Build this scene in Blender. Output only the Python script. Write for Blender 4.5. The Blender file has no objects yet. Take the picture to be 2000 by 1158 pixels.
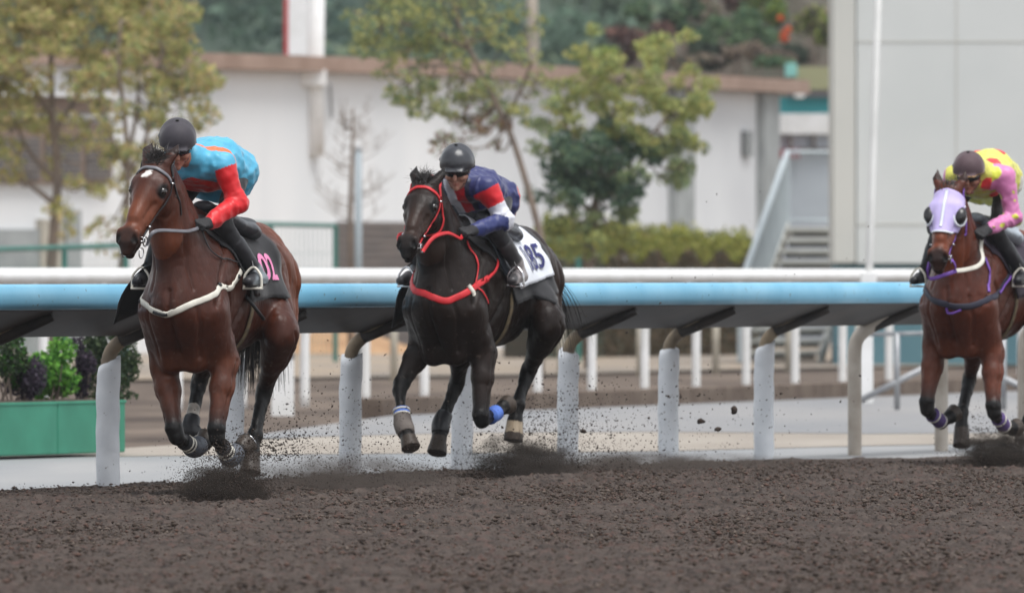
import bpy, bmesh, math, random
import numpy as np
from mathutils import Vector, Matrix
from mathutils.bvhtree import BVHTree

S = bpy.context.scene
COL = S.collection
R = math.radians
# ------------------------------------------------------------------ camera, sky, sun, exposure
F_PX, CAM_H, HZ = 22650.0, 1.33, 535.0          # focal length in 2000-px units, eye height, horizon row
cam_d = bpy.data.cameras.new('camera'); cam = bpy.data.objects.new('camera', cam_d); COL.objects.link(cam)
cam.location = (0, 0, CAM_H); cam.rotation_euler = (R(90), 0, 0)
cam_d.sensor_width = 36.0; cam_d.lens = F_PX/2000*36.0; cam_d.shift_y = -(579-HZ)/2000
cam_d.clip_start = 1.0; cam_d.clip_end = 3000
cam_d.dof.use_dof = True; cam_d.dof.focus_distance = 66.5; cam_d.dof.aperture_fstop = cam_d.lens/64.0
S.camera = cam
W = bpy.data.worlds.new('World'); S.world = W; W.use_nodes = True
nt = W.node_tree; bg = nt.nodes['Background']
SUN_EL, SUN_AZ = R(70), R(140)                     # azimuth clockwise from +Y
sky = nt.nodes.new('ShaderNodeTexSky'); sky.sky_type = 'NISHITA'; sky.sun_disc = False
sky.sun_elevation = SUN_EL; sky.sun_rotation = SUN_AZ; sky.dust_density = 1.2; sky.air_density = 1.0; sky.ozone_density = 1.0
hs = nt.nodes.new('ShaderNodeHueSaturation'); hs.inputs['Saturation'].default_value = 0.17
nt.links.new(sky.outputs[0], hs.inputs['Color']); nt.links.new(hs.outputs[0], bg.inputs[0]); bg.inputs[1].default_value = 0.095
sun_d = bpy.data.lights.new('sun', 'SUN'); sun = bpy.data.objects.new('sun', sun_d); COL.objects.link(sun)
sun_d.energy = 1.5; sun_d.angle = R(36); sun_d.color = (1.0, 0.982, 0.955)
sdir = Vector((math.sin(SUN_AZ)*math.cos(SUN_EL), math.cos(SUN_AZ)*math.cos(SUN_EL), math.sin(SUN_EL)))
sun.rotation_euler = (-sdir).to_track_quat('-Z', 'Y').to_euler(); sun.location = (20, -10, 60)
S.view_settings.view_transform = 'Standard'; S.view_settings.look = 'None'; S.view_settings.gamma = 1.0
S.view_settings.exposure = 1.1
S.render.engine = 'CYCLES'

# ------------------------------------------------------------------ helpers
def at(px, py, Z):
    return Vector(((px-1000)/F_PX*Z, Z, CAM_H-(py-HZ)/F_PX*Z))
def gnd(px, py, z=0.0):
    Z = (CAM_H-z)*F_PX/(py-HZ)
    return Vector(((px-1000)/F_PX*Z, Z, z))
def rgb(r, g, b):                                   # sRGB 0..255 -> linear
    f = lambda c: (c/255/12.92) if c/255 <= .04045 else ((c/255+.055)/1.055)**2.4
    return (f(r), f(g), f(b))

def pmat(name, c1, c2=None, scale=8.0, rough=0.6, bump=0.0, bscale=None, spec=0.5, metal=0.0, sheen=0.0, attr=None,
         coat=0.0, stretch=None, detail=5.0, lo=0.35, hi=0.65, bdist=0.01, trans=0.0, rvar=0.0):
    m = bpy.data.materials.new(name); m.use_nodes = True
    n, l = m.node_tree.nodes, m.node_tree.links; b = n['Principled BSDF']
    b.inputs['Roughness'].default_value = rough; b.inputs['Metallic'].default_value = metal
    b.inputs['Specular IOR Level'].default_value = spec
    if sheen: b.inputs['Sheen Weight'].default_value = sheen; b.inputs['Sheen Roughness'].default_value = 0.4
    if coat: b.inputs['Coat Weight'].default_value = coat; b.inputs['Coat Roughness'].default_value = 0.1
    tc = n.new('ShaderNodeTexCoord'); src = tc.outputs['Object']
    if stretch:
        mp = n.new('ShaderNodeMapping'); mp.inputs['Scale'].default_value = stretch; l.new(src, mp.inputs[0]); src = mp.outputs[0]
    base = None
    if attr:
        a = n.new('ShaderNodeAttribute'); a.attribute_name = attr; base = a.outputs['Color']
    if c2 is not None or rvar:
        nz = n.new('ShaderNodeTexNoise'); nz.inputs['Scale'].default_value = scale; nz.inputs['Detail'].default_value = detail
        l.new(src, nz.inputs['Vector'])
        rp = n.new('ShaderNodeMapRange'); rp.inputs[1].default_value = lo; rp.inputs[2].default_value = hi; l.new(nz.outputs[0], rp.inputs[0])
    if c2 is not None:
        mx = n.new('ShaderNodeMix'); mx.data_type = 'RGBA'
        if base is not None:                      # attribute colour times a natural variation
            mx.blend_type = 'MULTIPLY'; mx.inputs[0].default_value = 1.0
            m2 = n.new('ShaderNodeMix'); m2.data_type = 'RGBA'; m2.inputs[6].default_value = (*c1, 1); m2.inputs[7].default_value = (*c2, 1)
            l.new(rp.outputs[0], m2.inputs[0]); l.new(base, mx.inputs[6]); l.new(m2.outputs[2], mx.inputs[7])
        else:
            mx.inputs[6].default_value = (*c1, 1); mx.inputs[7].default_value = (*c2, 1); l.new(rp.outputs[0], mx.inputs[0])
        l.new(mx.outputs[2], b.inputs['Base Color'])
    elif base is not None: l.new(base, b.inputs['Base Color'])
    else: b.inputs['Base Color'].default_value = (*c1, 1)
    if rvar:
        mr = n.new('ShaderNodeMapRange'); mr.inputs[3].default_value = rough-rvar; mr.inputs[4].default_value = rough+rvar
        l.new(rp.outputs[0], mr.inputs[0]); l.new(mr.outputs[0], b.inputs['Roughness'])
    if bump:
        nb = n.new('ShaderNodeTexNoise'); nb.inputs['Scale'].default_value = bscale or scale*4; nb.inputs['Detail'].default_value = 4
        l.new(src, nb.inputs['Vector'])
        bp = n.new('ShaderNodeBump'); bp.inputs['Strength'].default_value = bump; bp.inputs['Distance'].default_value = bdist
        l.new(nb.outputs[0], bp.inputs['Height']); l.new(bp.outputs[0], b.inputs['Normal'])
    if trans:
        tr = n.new('ShaderNodeBsdfTranslucent'); ms = n.new('ShaderNodeMixShader'); ms.inputs[0].default_value = trans
        if base is not None and c2 is None: l.new(base, tr.inputs[0])
        elif c2 is not None: l.new(mx.outputs[2], tr.inputs[0])
        else: tr.inputs[0].default_value = (*c1, 1)
        l.new(b.outputs[0], ms.inputs[1]); l.new(tr.outputs[0], ms.inputs[2]); l.new(ms.outputs[0], n['Material Output'].inputs[0])
    return m

def tag(o, label=None, cat=None, group=None, kind=None):
    if label: o['label'] = label
    if cat: o['category'] = cat
    if group: o['group'] = group
    if kind: o['kind'] = kind
    return o
def thing(name, loc, label, cat, group=None, rot=None):
    o = bpy.data.objects.new(name, None); COL.objects.link(o); o.location = loc; o.empty_display_size = 0.2
    if rot is not None: o.rotation_euler = rot
    return tag(o, label, cat, group)
def make(name, V, Fc, mat, parent=None, off=None, smooth=False, col=None, mats=None, midx=None):
    me = bpy.data.meshes.new(name)
    V = np.asarray(V, dtype=np.float32)
    if off is None and parent is not None and parent.rotation_euler[2] == 0: off = parent.location
    if off is not None: V = V-np.array(off, dtype=np.float32)
    if isinstance(Fc, np.ndarray):
        k = Fc.shape[1]; nf = len(Fc)
        me.vertices.add(len(V)); me.vertices.foreach_set('co', V.ravel())
        me.loops.add(nf*k); me.loops.foreach_set('vertex_index', Fc.astype(np.int32).ravel())
        me.polygons.add(nf); me.polygons.foreach_set('loop_start', np.arange(0, nf*k, k, dtype=np.int32))
        me.update(calc_edges=True); me.validate()
    else:
        me.from_pydata([tuple(v) for v in V.tolist()], [], Fc); me.update()
    if smooth: me.polygons.foreach_set('use_smooth', np.ones(len(me.polygons), dtype=bool))
    if col is not None:
        a = me.color_attributes.new('Col', 'FLOAT_COLOR', 'POINT')
        c4 = np.ones((len(V), 4), dtype=np.float32); c4[:, :3] = col; a.data.foreach_set('color', c4.ravel())
    for mm in (mats or ([mat] if mat else [])): me.materials.append(mm)
    if midx is not None: me.polygons.foreach_set('material_index', np.asarray(midx, dtype=np.int32))
    o = bpy.data.objects.new(name, me); COL.objects.link(o)
    if parent is not None: o.parent = parent
    return o
def copy_tree(o, parent=None):
    c = o.copy(); COL.objects.link(c)
    if parent is not None: c.parent = parent
    for ch in list(o.children): copy_tree(ch, c)
    return c

class MB:
    def __init__(s): s.v = []; s.f = []
    def add(s, V, Fc):
        n = len(s.v); s.v += [Vector(p) for p in V]; s.f += [tuple(i+n for i in f) for f in Fc]; return s
    def box(s, c, d, ax=None, bev=0.0):             # centre, full sizes, optional axes (x,y,z vectors)
        ax = ax or (Vector((1, 0, 0)), Vector((0, 1, 0)), Vector((0, 0, 1)))
        bm = bmesh.new(); bmesh.ops.create_cube(bm, size=1)
        for v in bm.verts: v.co = Vector((v.co.x*d[0], v.co.y*d[1], v.co.z*d[2]))
        if bev: bmesh.ops.bevel(bm, geom=bm.edges[:], offset=bev, segments=2, affect='EDGES', profile=0.5)
        bm.verts.index_update(); c = Vector(c)
        V = [c+ax[0]*v.co.x+ax[1]*v.co.y+ax[2]*v.co.z for v in bm.verts]
        Fc = [[v.index for v in f.verts] for f in bm.faces]; bm.free(); return s.add(V, Fc)
    def tube(s, pts, r, n=10, cap=True, flat=None):
        pts = [Vector(p) for p in pts]; m = len(pts)
        rs = list(r) if hasattr(r, '__len__') else [r]*m
        V, Fc = [], []; T0 = None; N = None
        for i, p in enumerate(pts):
            T = (pts[min(i+1, m-1)]-pts[max(i-1, 0)]).normalized()
            if N is None: N = T.orthogonal().normalized()
            else: N = (N-T*N.dot(T)); N = N.normalized() if N.length > 1e-6 else T.orthogonal().normalized()
            B = T.cross(N)
            for k in range(n):
                a = 2*math.pi*k/n; V.append(p+(N*math.cos(a)+B*math.sin(a))*rs[i])
        for i in range(m-1):
            for k in range(n): Fc.append((i*n+k, i*n+(k+1) % n, (i+1)*n+(k+1) % n, (i+1)*n+k))
        if cap: Fc.append(tuple(range(n-1, -1, -1))); Fc.append(tuple((m-1)*n+k for k in range(n)))
        return s.add(V, Fc)
    def lathe(s, c, prof, n=20, axis=None):          # prof [(r,z)] about axis z at c
        V, Fc = [], []; c = Vector(c)
        for (r, z) in prof:
            for k in range(n): V.append(c+Vector((r*math.cos(2*math.pi*k/n), r*math.sin(2*math.pi*k/n), z)))
        for i in range(len(prof)-1):
            for k in range(n): Fc.append((i*n+k, i*n+(k+1) % n, (i+1)*n+(k+1) % n, (i+1)*n+k))
        Fc.append(tuple(range(n-1, -1, -1))); Fc.append(tuple((len(prof)-1)*n+k for k in range(n)))
        return s.add(V, Fc)
    def sweep(s, prof, path, n_vec, closed=True):    # prof [(u,z)], path points; u along n_vec
        V, Fc = [], []; k = len(prof)
        for p in path:
            for (u, z) in prof: V.append(Vector(p)+n_vec*u+Vector((0, 0, z)))
        for i in range(len(path)-1):
            for j in range(k if closed else k-1):
                Fc.append((i*k+j, i*k+(j+1) % k, (i+1)*k+(j+1) % k, (i+1)*k+j))
        if closed: Fc.append(tuple(range(k-1, -1, -1))); Fc.append(tuple((len(path)-1)*k+j for j in range(k)))
        return s.add(V, Fc)
    def build(s, name, mat, parent=None, smooth=False, off=None, col=None):
        return make(name, s.v, s.f, mat, parent, off, smooth, col)

def smooth_path(pts, n=6):                           # Catmull-Rom through pts
    P = [Vector(p) for p in pts]; P = [P[0]*2-P[1]]+P+[P[-1]*2-P[-2]]; out = []
    for i in range(1, len(P)-2):
        for k in range(n):
            t = k/n; a, b, c, d = P[i-1], P[i], P[i+1], P[i+2]
            out.append(0.5*((2*b)+(c-a)*t+(2*a-5*b+4*c-d)*t*t+(3*b-a-3*c+d)*t*t*t))
    out.append(P[-2]); return out
def up2(a, shape):                                   # bilinear upsampling of a random lattice
    ny, nx = shape; y = np.linspace(0, a.shape[0]-1.001, ny); x = np.linspace(0, a.shape[1]-1.001, nx)
    yi = y.astype(int); xi = x.astype(int); fy = (y-yi)[:, None]; fx = (x-xi)[None]
    fy = fy*fy*(3-2*fy); fx = fx*fx*(3-2*fx)
    A = a[np.ix_(yi, xi)]; B = a[np.ix_(yi, xi+1)]; C = a[np.ix_(yi+1, xi)]; D = a[np.ix_(yi+1, xi+1)]
    return (A*(1-fx)+B*fx)*(1-fy)+(C*(1-fx)+D*fx)*fy
def noise3(P, seed=0, freq=1.0):                     # cheap vectorised value noise on points, -1..1
    P = P*freq; I = np.floor(P).astype(np.int64); f = P-I; f = f*f*(3-2*f); out = 0
    def h(ix, iy, iz):
        n = (ix*374761393+iy*668265263+iz*2147483647+seed*1274126177) & 0x7fffffff
        n = ((n ^ (n >> 13))*1274126177) & 0x7fffffff; n = n ^ (n >> 16); return (n & 0xffff)/32767.5-1
    for dx in (0, 1):
        for dy in (0, 1):
            for dz in (0, 1):
                w = (f[:, 0] if dx else 1-f[:, 0])*(f[:, 1] if dy else 1-f[:, 1])*(f[:, 2] if dz else 1-f[:, 2])
                out = out+w*h(I[:, 0]+dx, I[:, 1]+dy, I[:, 2]+dz)
    return out
def leaves(C, size, cols, rng, flat=0.25, asp=0.55):
    """four-cornered pointed leaves at points C (n,3); returns V, F, colour per vertex"""
    n = len(C); C = np.asarray(C, dtype=np.float32)
    d = rng.normal(size=(n, 3)); d /= np.linalg.norm(d, axis=1)[:, None]
    u = rng.normal(size=(n, 3)); u -= d*(u*d).sum(1)[:, None]; u /= np.linalg.norm(u, axis=1)[:, None]
    w = np.cross(d, u); sz = size*rng.uniform(0.55, 1.35, n)[:, None]
    V = np.stack([C-d*sz*.5, C+u*sz*asp*.5+w*sz*flat*.5, C+d*sz*.5, C-u*sz*asp*.5+w*sz*flat*.5], axis=1).reshape(-1, 3)
    Fq = np.arange(n*4).reshape(n, 4)
    c = np.repeat(cols, 4, axis=0)
    return V, Fq, c
E_AX = Vector((0.334, 0.943, 0)).normalized(); N_AX = Vector((E_AX.y, -E_AX.x, 0)); Z_AX = Vector((0, 0, 1))
# ------------------------------------------------------------------ ground
rng = np.random.default_rng(7)
M = {}
M['soil'] = pmat('soil', rgb(76, 67, 62), rgb(116, 104, 94), scale=0.6, rough=0.95, bump=0.6, bscale=6, spec=0.1, stretch=(1, .25, 1), detail=8)
M['concrete'] = pmat('pale_concrete', rgb(134, 137, 140), rgb(152, 152, 152), scale=0.5, rough=0.8, bump=0.15, bscale=40, spec=0.2, stretch=(1, .2, 1))
M['sand'] = pmat('pale_sand', rgb(146, 138, 129), rgb(162, 155, 146), scale=0.7, rough=0.95, bump=0.4, bscale=25, spec=0.1, stretch=(1, .2, 1))
M['road'] = pmat('pale_service_road', rgb(148, 146, 145), rgb(128, 130, 133), scale=0.35, rough=0.85, bump=0.2, bscale=20, spec=0.15, stretch=(1, .12, 1))
M['gravel'] = pmat('tan_gravel', rgb(140, 132, 124), rgb(156, 142, 126), scale=0.5, rough=0.95, bump=0.5, bscale=18, spec=0.1, stretch=(1, .15, 1))
M['kerb'] = pmat('kerb_stone', rgb(96, 84, 76), rgb(116, 104, 94), scale=3, rough=0.9, bump=0.4, spec=0.1)

def sheet(name, pts, z, mat, label=None):
    V = [Vector((p.x, p.y, z)) for p in pts]
    o = make(name, V, [tuple(range(len(V)))], mat); tag(o, kind='structure'); return o
o = make('ground', [(-600, -60, -.06), (600, -60, -.06), (600, 1500, -.06), (-600, 1500, -.06)], [(0, 1, 2, 3)], M['soil']); tag(o, kind='structure')

# ploughed dirt of the track: real relief, fine granules and clods
EDGE = [(-400, 978), (0, 957), (210, 947), (600, 928), (1000, 911), (1500, 897), (2000, 888), (2500, 880)]
EP = [gnd(*p) for p in EDGE]
ex = np.array([p.x for p in EP]); ez = np.array([p.y for p in EP])
nx, ny = 540, 860
xs = np.linspace(-5.2, 6.2, nx); v = np.linspace(0, 1, ny)
zedge = np.interp(xs, ex, ez)+0.25*up2(rng.normal(size=(2, 60)), (2, nx))[0]
Z0 = 40.0
YY = Z0+(zedge[None, :]-Z0)*v[:, None]; XX = np.repeat(xs[None], ny, 0)
H = 0.0
for (a, b, amp) in ((14, 26, .010), (90, 60, .006), (240, 190, .008), (620, 420, .008)):
    H = H+amp*up2(rng.normal(size=(a, b)), (ny, nx))
H += 0.005*rng.normal(size=(ny, nx))
clod = up2(rng.uniform(size=(420, 300)), (ny, nx)); H += 0.022*np.clip(clod-.80, 0, 1)/.2
pit = up2(rng.uniform(size=(150, 130)), (ny, nx)); H -= 0.05*np.clip(pit-.84, 0, 1)/.16
# hoof prints
H += 0.006*np.sin((XX*.943-YY*.334)*5.2)*up2(rng.uniform(size=(10, 8)), (ny, nx))
H *= np.clip((zedge[None, :]-YY)/5.0, .35, 1); H[-1, :] = -0.02; H[-2, :] *= .5
V = np.stack([XX, YY, H], -1).reshape(-1, 3)
idx = np.arange(nx*ny).reshape(ny, nx)
Fq = np.stack([idx[:-1, :-1], idx[:-1, 1:], idx[1:, 1:], idx[1:, :-1]], -1).reshape(-1, 4)
md = pmat('track_dirt', rgb(86, 77, 72), rgb(67, 60, 56), scale=2.2, rough=0.95, bump=0.9, bscale=55, spec=0.12, detail=9, bdist=.02)
nD, lD = md.node_tree.nodes, md.node_tree.links
# reddish soil tints, and dark pit-like specks in the colour
tcD = nD.new('ShaderNodeTexCoord'); mpD = nD.new('ShaderNodeMapping'); mpD.inputs['Scale'].default_value = (1, .45, 1); lD.new(tcD.outputs['Object'], mpD.inputs[0])
nzD = nD.new('ShaderNodeTexNoise'); nzD.inputs['Scale'].default_value = 26; nzD.inputs['Detail'].default_value = 6; lD.new(mpD.outputs[0], nzD.inputs['Vector'])
rD = nD.new('ShaderNodeMapRange'); rD.inputs[1].default_value = .53; rD.inputs[2].default_value = .66; lD.new(nzD.outputs[0], rD.inputs[0])
mxD = nD.new('ShaderNodeMix'); mxD.data_type = 'RGBA'; mxD.inputs[7].default_value = (*rgb(46, 40, 38), 1)
bD = nD['Principled BSDF']; oldD = bD.inputs['Base Color'].links[0].from_socket
lD.new(rD.outputs[0], mxD.inputs[0]); lD.new(oldD, mxD.inputs[6])
nzR = nD.new('ShaderNodeTexNoise'); nzR.inputs['Scale'].default_value = 9; nzR.inputs['Detail'].default_value = 8; lD.new(mpD.outputs[0], nzR.inputs['Vector'])
rR = nD.new('ShaderNodeMapRange'); rR.inputs[1].default_value = .52; rR.inputs[2].default_value = .72; rR.inputs[4].default_value = .6; lD.new(nzR.outputs[0], rR.inputs[0])
mxR = nD.new('ShaderNodeMix'); mxR.data_type = 'RGBA'; mxR.inputs[7].default_value = (*rgb(96, 74, 68), 1)
lD.new(rR.outputs[0], mxR.inputs[0]); lD.new(mxD.outputs[2], mxR.inputs[6]); lD.new(mxR.outputs[2], bD.inputs['Base Color'])
o = make('dirt_track', V, Fq, md, smooth=True); tag(o, kind='structure')

FAR1 = [(-500, 888), (-100, 886), (250, 882), (600, 878), (900, 876), (1300, 872), (1700, 862), (2600, 846)]
FAR2 = [(-500, 880), (-100, 878), (250, 866), (600, 846), (900, 838), (1300, 836), (1700, 840), (2600, 834)]
FAR3 = [(430, 852), (600, 828), (760, 806), (900, 797), (1300, 779), (1640, 766), (2600, 735)]
near = [gnd(p[0], p[1]+14) for p in EDGE]
sheet('concrete_path', near+[gnd(*p) for p in FAR1[::-1]], -0.036, M['concrete'])
sheet('sand_verge', [gnd(*p) for p in FAR1]+[gnd(*p) for p in FAR2[::-1]], -0.032, M['sand'])
sheet('service_road', [gnd(*p) for p in FAR2[3:]]+[gnd(*p) for p in FAR3[::-1]], -0.028, M['road'])
sheet('gravel_path', [gnd(*p) for p in ((-300, 742), (200, 738), (1000, 728), (1500, 716), (2600, 700))]+
      [gnd(*p) for p in ((2600, 660), (1500, 668), (1000, 670), (200, 684), (-300, 690))], -0.024, M['gravel'])
# kerb stone line
k0, k1 = gnd(725, 806), gnd(2500, 738); kd = (k1-k0).normalized(); kn = Vector((kd.y, -kd.x, 0))
mb = MB(); L = (k1-k0).length; n = int(L/1.2)
for i in range(n):
    c = k0+kd*(i+.5)*L/n; mb.box((c.x, c.y, .045), (.22, L/n-.012, .19), (kn, kd, Z_AX), bev=.012)
o = mb.build('kerb', M['kerb']); tag(o, kind='structure')
# sand heap beyond the rails
hx, hy = 60, 24; c = gnd(640, 690); V = []; Fc = []
for j in range(hy):
    for i in range(hx):
        a = i/(hx-1)*2-1; b = j/(hy-1)*2-1
        h = .42*max(0, 1-a*a)**.7*max(0, 1-b*b)
        V.append((c.x+a*1.5, c.y+4+b*2.5, -.07+h))
V = np.array(V); V[:, 2] += .05*noise3(V, 3, 3.0)*(V[:, 2] > -.05)
for j in range(hy-1):
    for i in range(hx-1): Fc.append((j*hx+i, j*hx+i+1, (j+1)*hx+i+1, (j+1)*hx+i))
M['orange_sand'] = pmat('orange_sand', rgb(176, 144, 112), rgb(154, 122, 94), scale=3, rough=.95, bump=.6, spec=.1)
o = make('sand_heap', V, Fc, M['orange_sand'], smooth=True); tag(o, 'low heap of orange sand beyond the cream posts', 'sand heap')

# ------------------------------------------------------------------ blue safety rail
M['blue'] = pmat('sky_blue_vinyl', rgb(128, 192, 222), rgb(112, 178, 210), scale=1.4, rough=.42, spec=.4, bump=.05, bscale=30, rvar=.08)
def splash(m, c, sc, lo, hi, zlim=None):
    """flecks of thrown mud on a material"""
    n, l = m.node_tree.nodes, m.node_tree.links; b = n['Principled BSDF']; old = b.inputs['Base Color'].links[0].from_socket
    tc = n.new('ShaderNodeTexCoord'); nz = n.new('ShaderNodeTexNoise'); nz.inputs['Scale'].default_value = sc; nz.inputs['Detail'].default_value = 3; l.new(tc.outputs['Object'], nz.inputs['Vector'])
    mr = n.new('ShaderNodeMapRange'); mr.inputs[1].default_value = lo; mr.inputs[2].default_value = hi; l.new(nz.outputs[0], mr.inputs[0])
    mx = n.new('ShaderNodeMix'); mx.data_type = 'RGBA'; mx.inputs[7].default_value = (*c, 1); l.new(mr.outputs[0], mx.inputs[0]); l.new(old, mx.inputs[6]); l.new(mx.outputs[2], b.inputs['Base Color'])
splash(M['blue'], rgb(84, 84, 84), 26, .69, .73)
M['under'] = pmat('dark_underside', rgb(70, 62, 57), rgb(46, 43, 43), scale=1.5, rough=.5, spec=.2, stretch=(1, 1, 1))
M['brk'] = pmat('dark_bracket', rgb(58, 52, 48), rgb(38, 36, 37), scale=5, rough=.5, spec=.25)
M['neck'] = pmat('weathered_neck_steel', rgb(138, 122, 98), rgb(92, 82, 72), scale=6, rough=.55, bump=.2, spec=.4)
M['pad'] = pmat('white_padded_sleeve', rgb(212, 215, 219), rgb(202, 206, 211), scale=7, rough=.5, bump=.25, bscale=14, spec=.35, bdist=.02)
splash(M['pad'], rgb(120, 110, 104), 34, .70, .74)
M['white'] = pmat('white_painted_metal', rgb(238, 238, 238), rgb(226, 226, 224), scale=3, rough=.4, spec=.45, bump=.05)
M['cream'] = pmat('cream_painted_metal', rgb(208, 202, 186), rgb(188, 180, 164), scale=3, rough=.5, spec=.4)
P0 = Vector((-2.53, 72.6, 0)); STEP = Vector((.73, 2.1, 0)); EL = STEP.normalized(); NL = Vector((EL.y, -EL.x, 0))
rail = thing('safety_rail', P0, 'blue topped running rail on padded white posts, right behind the galloping horses', 'running rail')
path = [P0+EL*t for t in np.arange(-14, 36, .5)]
cap_prof = [(.50, 1.262), (.535, 1.268), (.56, 1.25), (.572, 1.20), (.572, 1.155), (.562, 1.122), (.545, 1.112), (.53, 1.125), (.12, .965), (.06, .965), (.05, .985), (.10, 1.02), (.30, 1.16)]
mb = MB(); mb.sweep(cap_prof, path, NL); cap = mb.build('rail_cover', M['blue'], rail, smooth=False)
cap.data.polygons.foreach_set('use_smooth', np.ones(len(cap.data.polygons), dtype=bool))
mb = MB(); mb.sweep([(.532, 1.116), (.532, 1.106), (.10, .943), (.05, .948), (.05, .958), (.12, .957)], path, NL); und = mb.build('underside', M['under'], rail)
for i in range(-6, 16):
    if i in (10,): continue
    b = P0+STEP*i; rr = random.Random(i*3+1)
    neck = smooth_path([b+Z_AX*(-.2), b+Z_AX*.45, b+Z_AX*.74, b+NL*.02+Z_AX*.84, b+NL*.08+Z_AX*.905, b+NL*.16+Z_AX*.955, b+NL*.26+Z_AX*1.035], 5)
    bare = i >= 7
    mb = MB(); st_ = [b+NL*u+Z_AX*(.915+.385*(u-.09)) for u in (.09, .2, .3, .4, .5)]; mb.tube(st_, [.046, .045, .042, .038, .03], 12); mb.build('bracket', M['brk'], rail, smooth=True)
    mb = MB(); mb.tube(neck, .052 if bare else .044, 14); p = mb.build('post', M['neck'] if not bare else pmat('bare_grey_post', rgb(176, 168, 158), rgb(150, 140, 128), scale=5, rough=.5, bump=.1), rail, smooth=True)
    if not bare:
        n, m = 26, 22; V = []; Fc = []; top = .80+rr.uniform(-.03, .03); tilt = rr.uniform(-.03, .05)
        for j in range(m):
            t = j/(m-1); z = -.06+t*(top+.06)
            for k in range(n):
                a = 2*math.pi*k/n; r = .074+.002*math.sin(z*31+rr.random()*.3+a)+.0016*math.sin(a*3+z*17+i)
                if j == m-1: r *= .95; 
                zz = z+(tilt*math.cos(a+i)+.012*math.sin(a*2+i) if t > .93 else 0)
                q = b+Vector((math.cos(a)*r, math.sin(a)*r, zz))+NL*(.02*max(0, t-.75)*4*.6)+EL*rr.uniform(-.0015, .0015); V.append(q)
        for j in range(m-1):
            for k in range(n): Fc.append((j*n+k, j*n+(k+1) % n, (j+1)*n+(k+1) % n, (j+1)*n+k))
        Fc.append(tuple((m-1)*n+k for k in range(n)))
        make('sleeve', V, Fc, M['pad'], p, off=rail.location, smooth=True)

# ------------------------------------------------------------------ white rails farther out
def far_rail(name, label, ref, d, rng_i, r_top, mat, r_post, bend):
    root = thing(name, (ref.x, ref.y, 0), label, 'running rail')
    i0, i1 = rng_i; a = ref+d*(i0-.5); b = ref+d*(i1+.5); dn = d.normalized(); nn = Vector((dn.y, -dn.x, 0))
    mb = MB(); mb.tube([a.lerp(b, k/30)+nn*bend+Z_AX*1.305 for k in range(31)], r_top, 14); mb.build('top_rail', M['white'], root, smooth=True)
    for i in range(i0, i1+1):
        p = ref+d*i
        pts = [p+Z_AX*-.1, p+Z_AX*.55, p+Z_AX*.8, p+nn*bend*.35+Z_AX*.98, p+nn*bend*.85+Z_AX*1.12, p+nn*bend+Z_AX*1.27] if bend else [p+Z_AX*-.1, p+Z_AX*1.2]
        mb = MB(); mb.tube(smooth_path(pts, 4) if bend else pts, r_post, 10); mb.build('post', mat, root, smooth=True)
r2 = gnd(1050, 770); r2.z = 0
far_rail('white_rail', 'white tubular running rail on white curved posts beyond the pale service road', r2, Vector((.612, 1.76, 0)), (-10, 12), .082, M['white'], .05, -.12)
r3 = gnd(1250, 725); r3.z = 0
far_rail('cream_post_rail', 'far white running rail on straight cream posts', r3, Vector((1.09, 3.1, 0)), (-8, 8), .07, M['cream'], .05, 0)

# tall white mast in its square footing sleeve, right
b = gnd(1688, 781); b.z = 0
t = thing('flag_mast', b, 'tall thin white mast in a thick square footing, in front of the grey building', 'mast')
mb = MB(); mb.box(b+Z_AX*.33, (.18, .18, .86), bev=.01); mb.build('footing', M['white'], t)
mb = MB(); mb.tube([b+Z_AX*.76+Vector((.02, 0, 0)), b+Z_AX*1.3+Vector((.05, 0, 0)), b+Z_AX*7+Vector((.24, 0, 0))], [.05, .042, .034], 12); mb.build('pole', pmat('mast_white', rgb(214, 214, 212), rgb(200, 200, 198), scale=3, rough=.5), t, smooth=True)
mb = MB(); mb.box(b+Z_AX*1.29+Vector((.045, -.01, 0)), (.17, .16, .12), bev=.01); mb.build('collar', M['white'], t)
b = gnd(552, 800); b.z = 0
t = thing('marker_post', b, 'short square white marker post with a grey band beside the soil track', 'marker post')
mb = MB(); mb.box(b+Z_AX*.47, (.22, .2, 1.1), bev=.012); mb.build('board', M['white'], t)
mb = MB(); mb.box(b+Z_AX*.53, (.226, .206, .07)); mb.build('band', pmat('grey_band', rgb(120, 122, 126), rough=.5), t)
# galvanised trestle braces behind the far end of the blue rail
M['galv'] = pmat('galvanised_pipe', rgb(168, 170, 172), rgb(140, 142, 146), scale=6, rough=.42, metal=.3, bump=.1)
b = gnd(1752, 800); b.z = 0; q = lambda px, py: at(px, py, b.y)
t = thing('pipe_trestle', b, 'grey pipe trestle with a slanting brace beside the bare end post', 'trestle')
mb = MB(); mb.tube([q(1690, 653), q(1830, 650), q(1990, 648)], .02, 10); mb.build('crossbar', M['galv'], t, smooth=True)
mb = MB(); mb.tube([q(1752, 652), b], .03, 10); mb.build('leg', M['galv'], t, smooth=True)
mb = MB(); mb.tube([q(1960, 650), q(1960, 800)], .03, 10); mb.build('leg', M['galv'], t, smooth=True)
mb = MB(); mb.tube([q(1672, 786), q(1830, 706)], .032, 10); mb.build('brace', M['galv'], t, smooth=True)
mb = MB(); mb.tube([q(1940, 728), q(2040, 778)], .032, 10); mb.build('brace', M['galv'], t, smooth=True)

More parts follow.
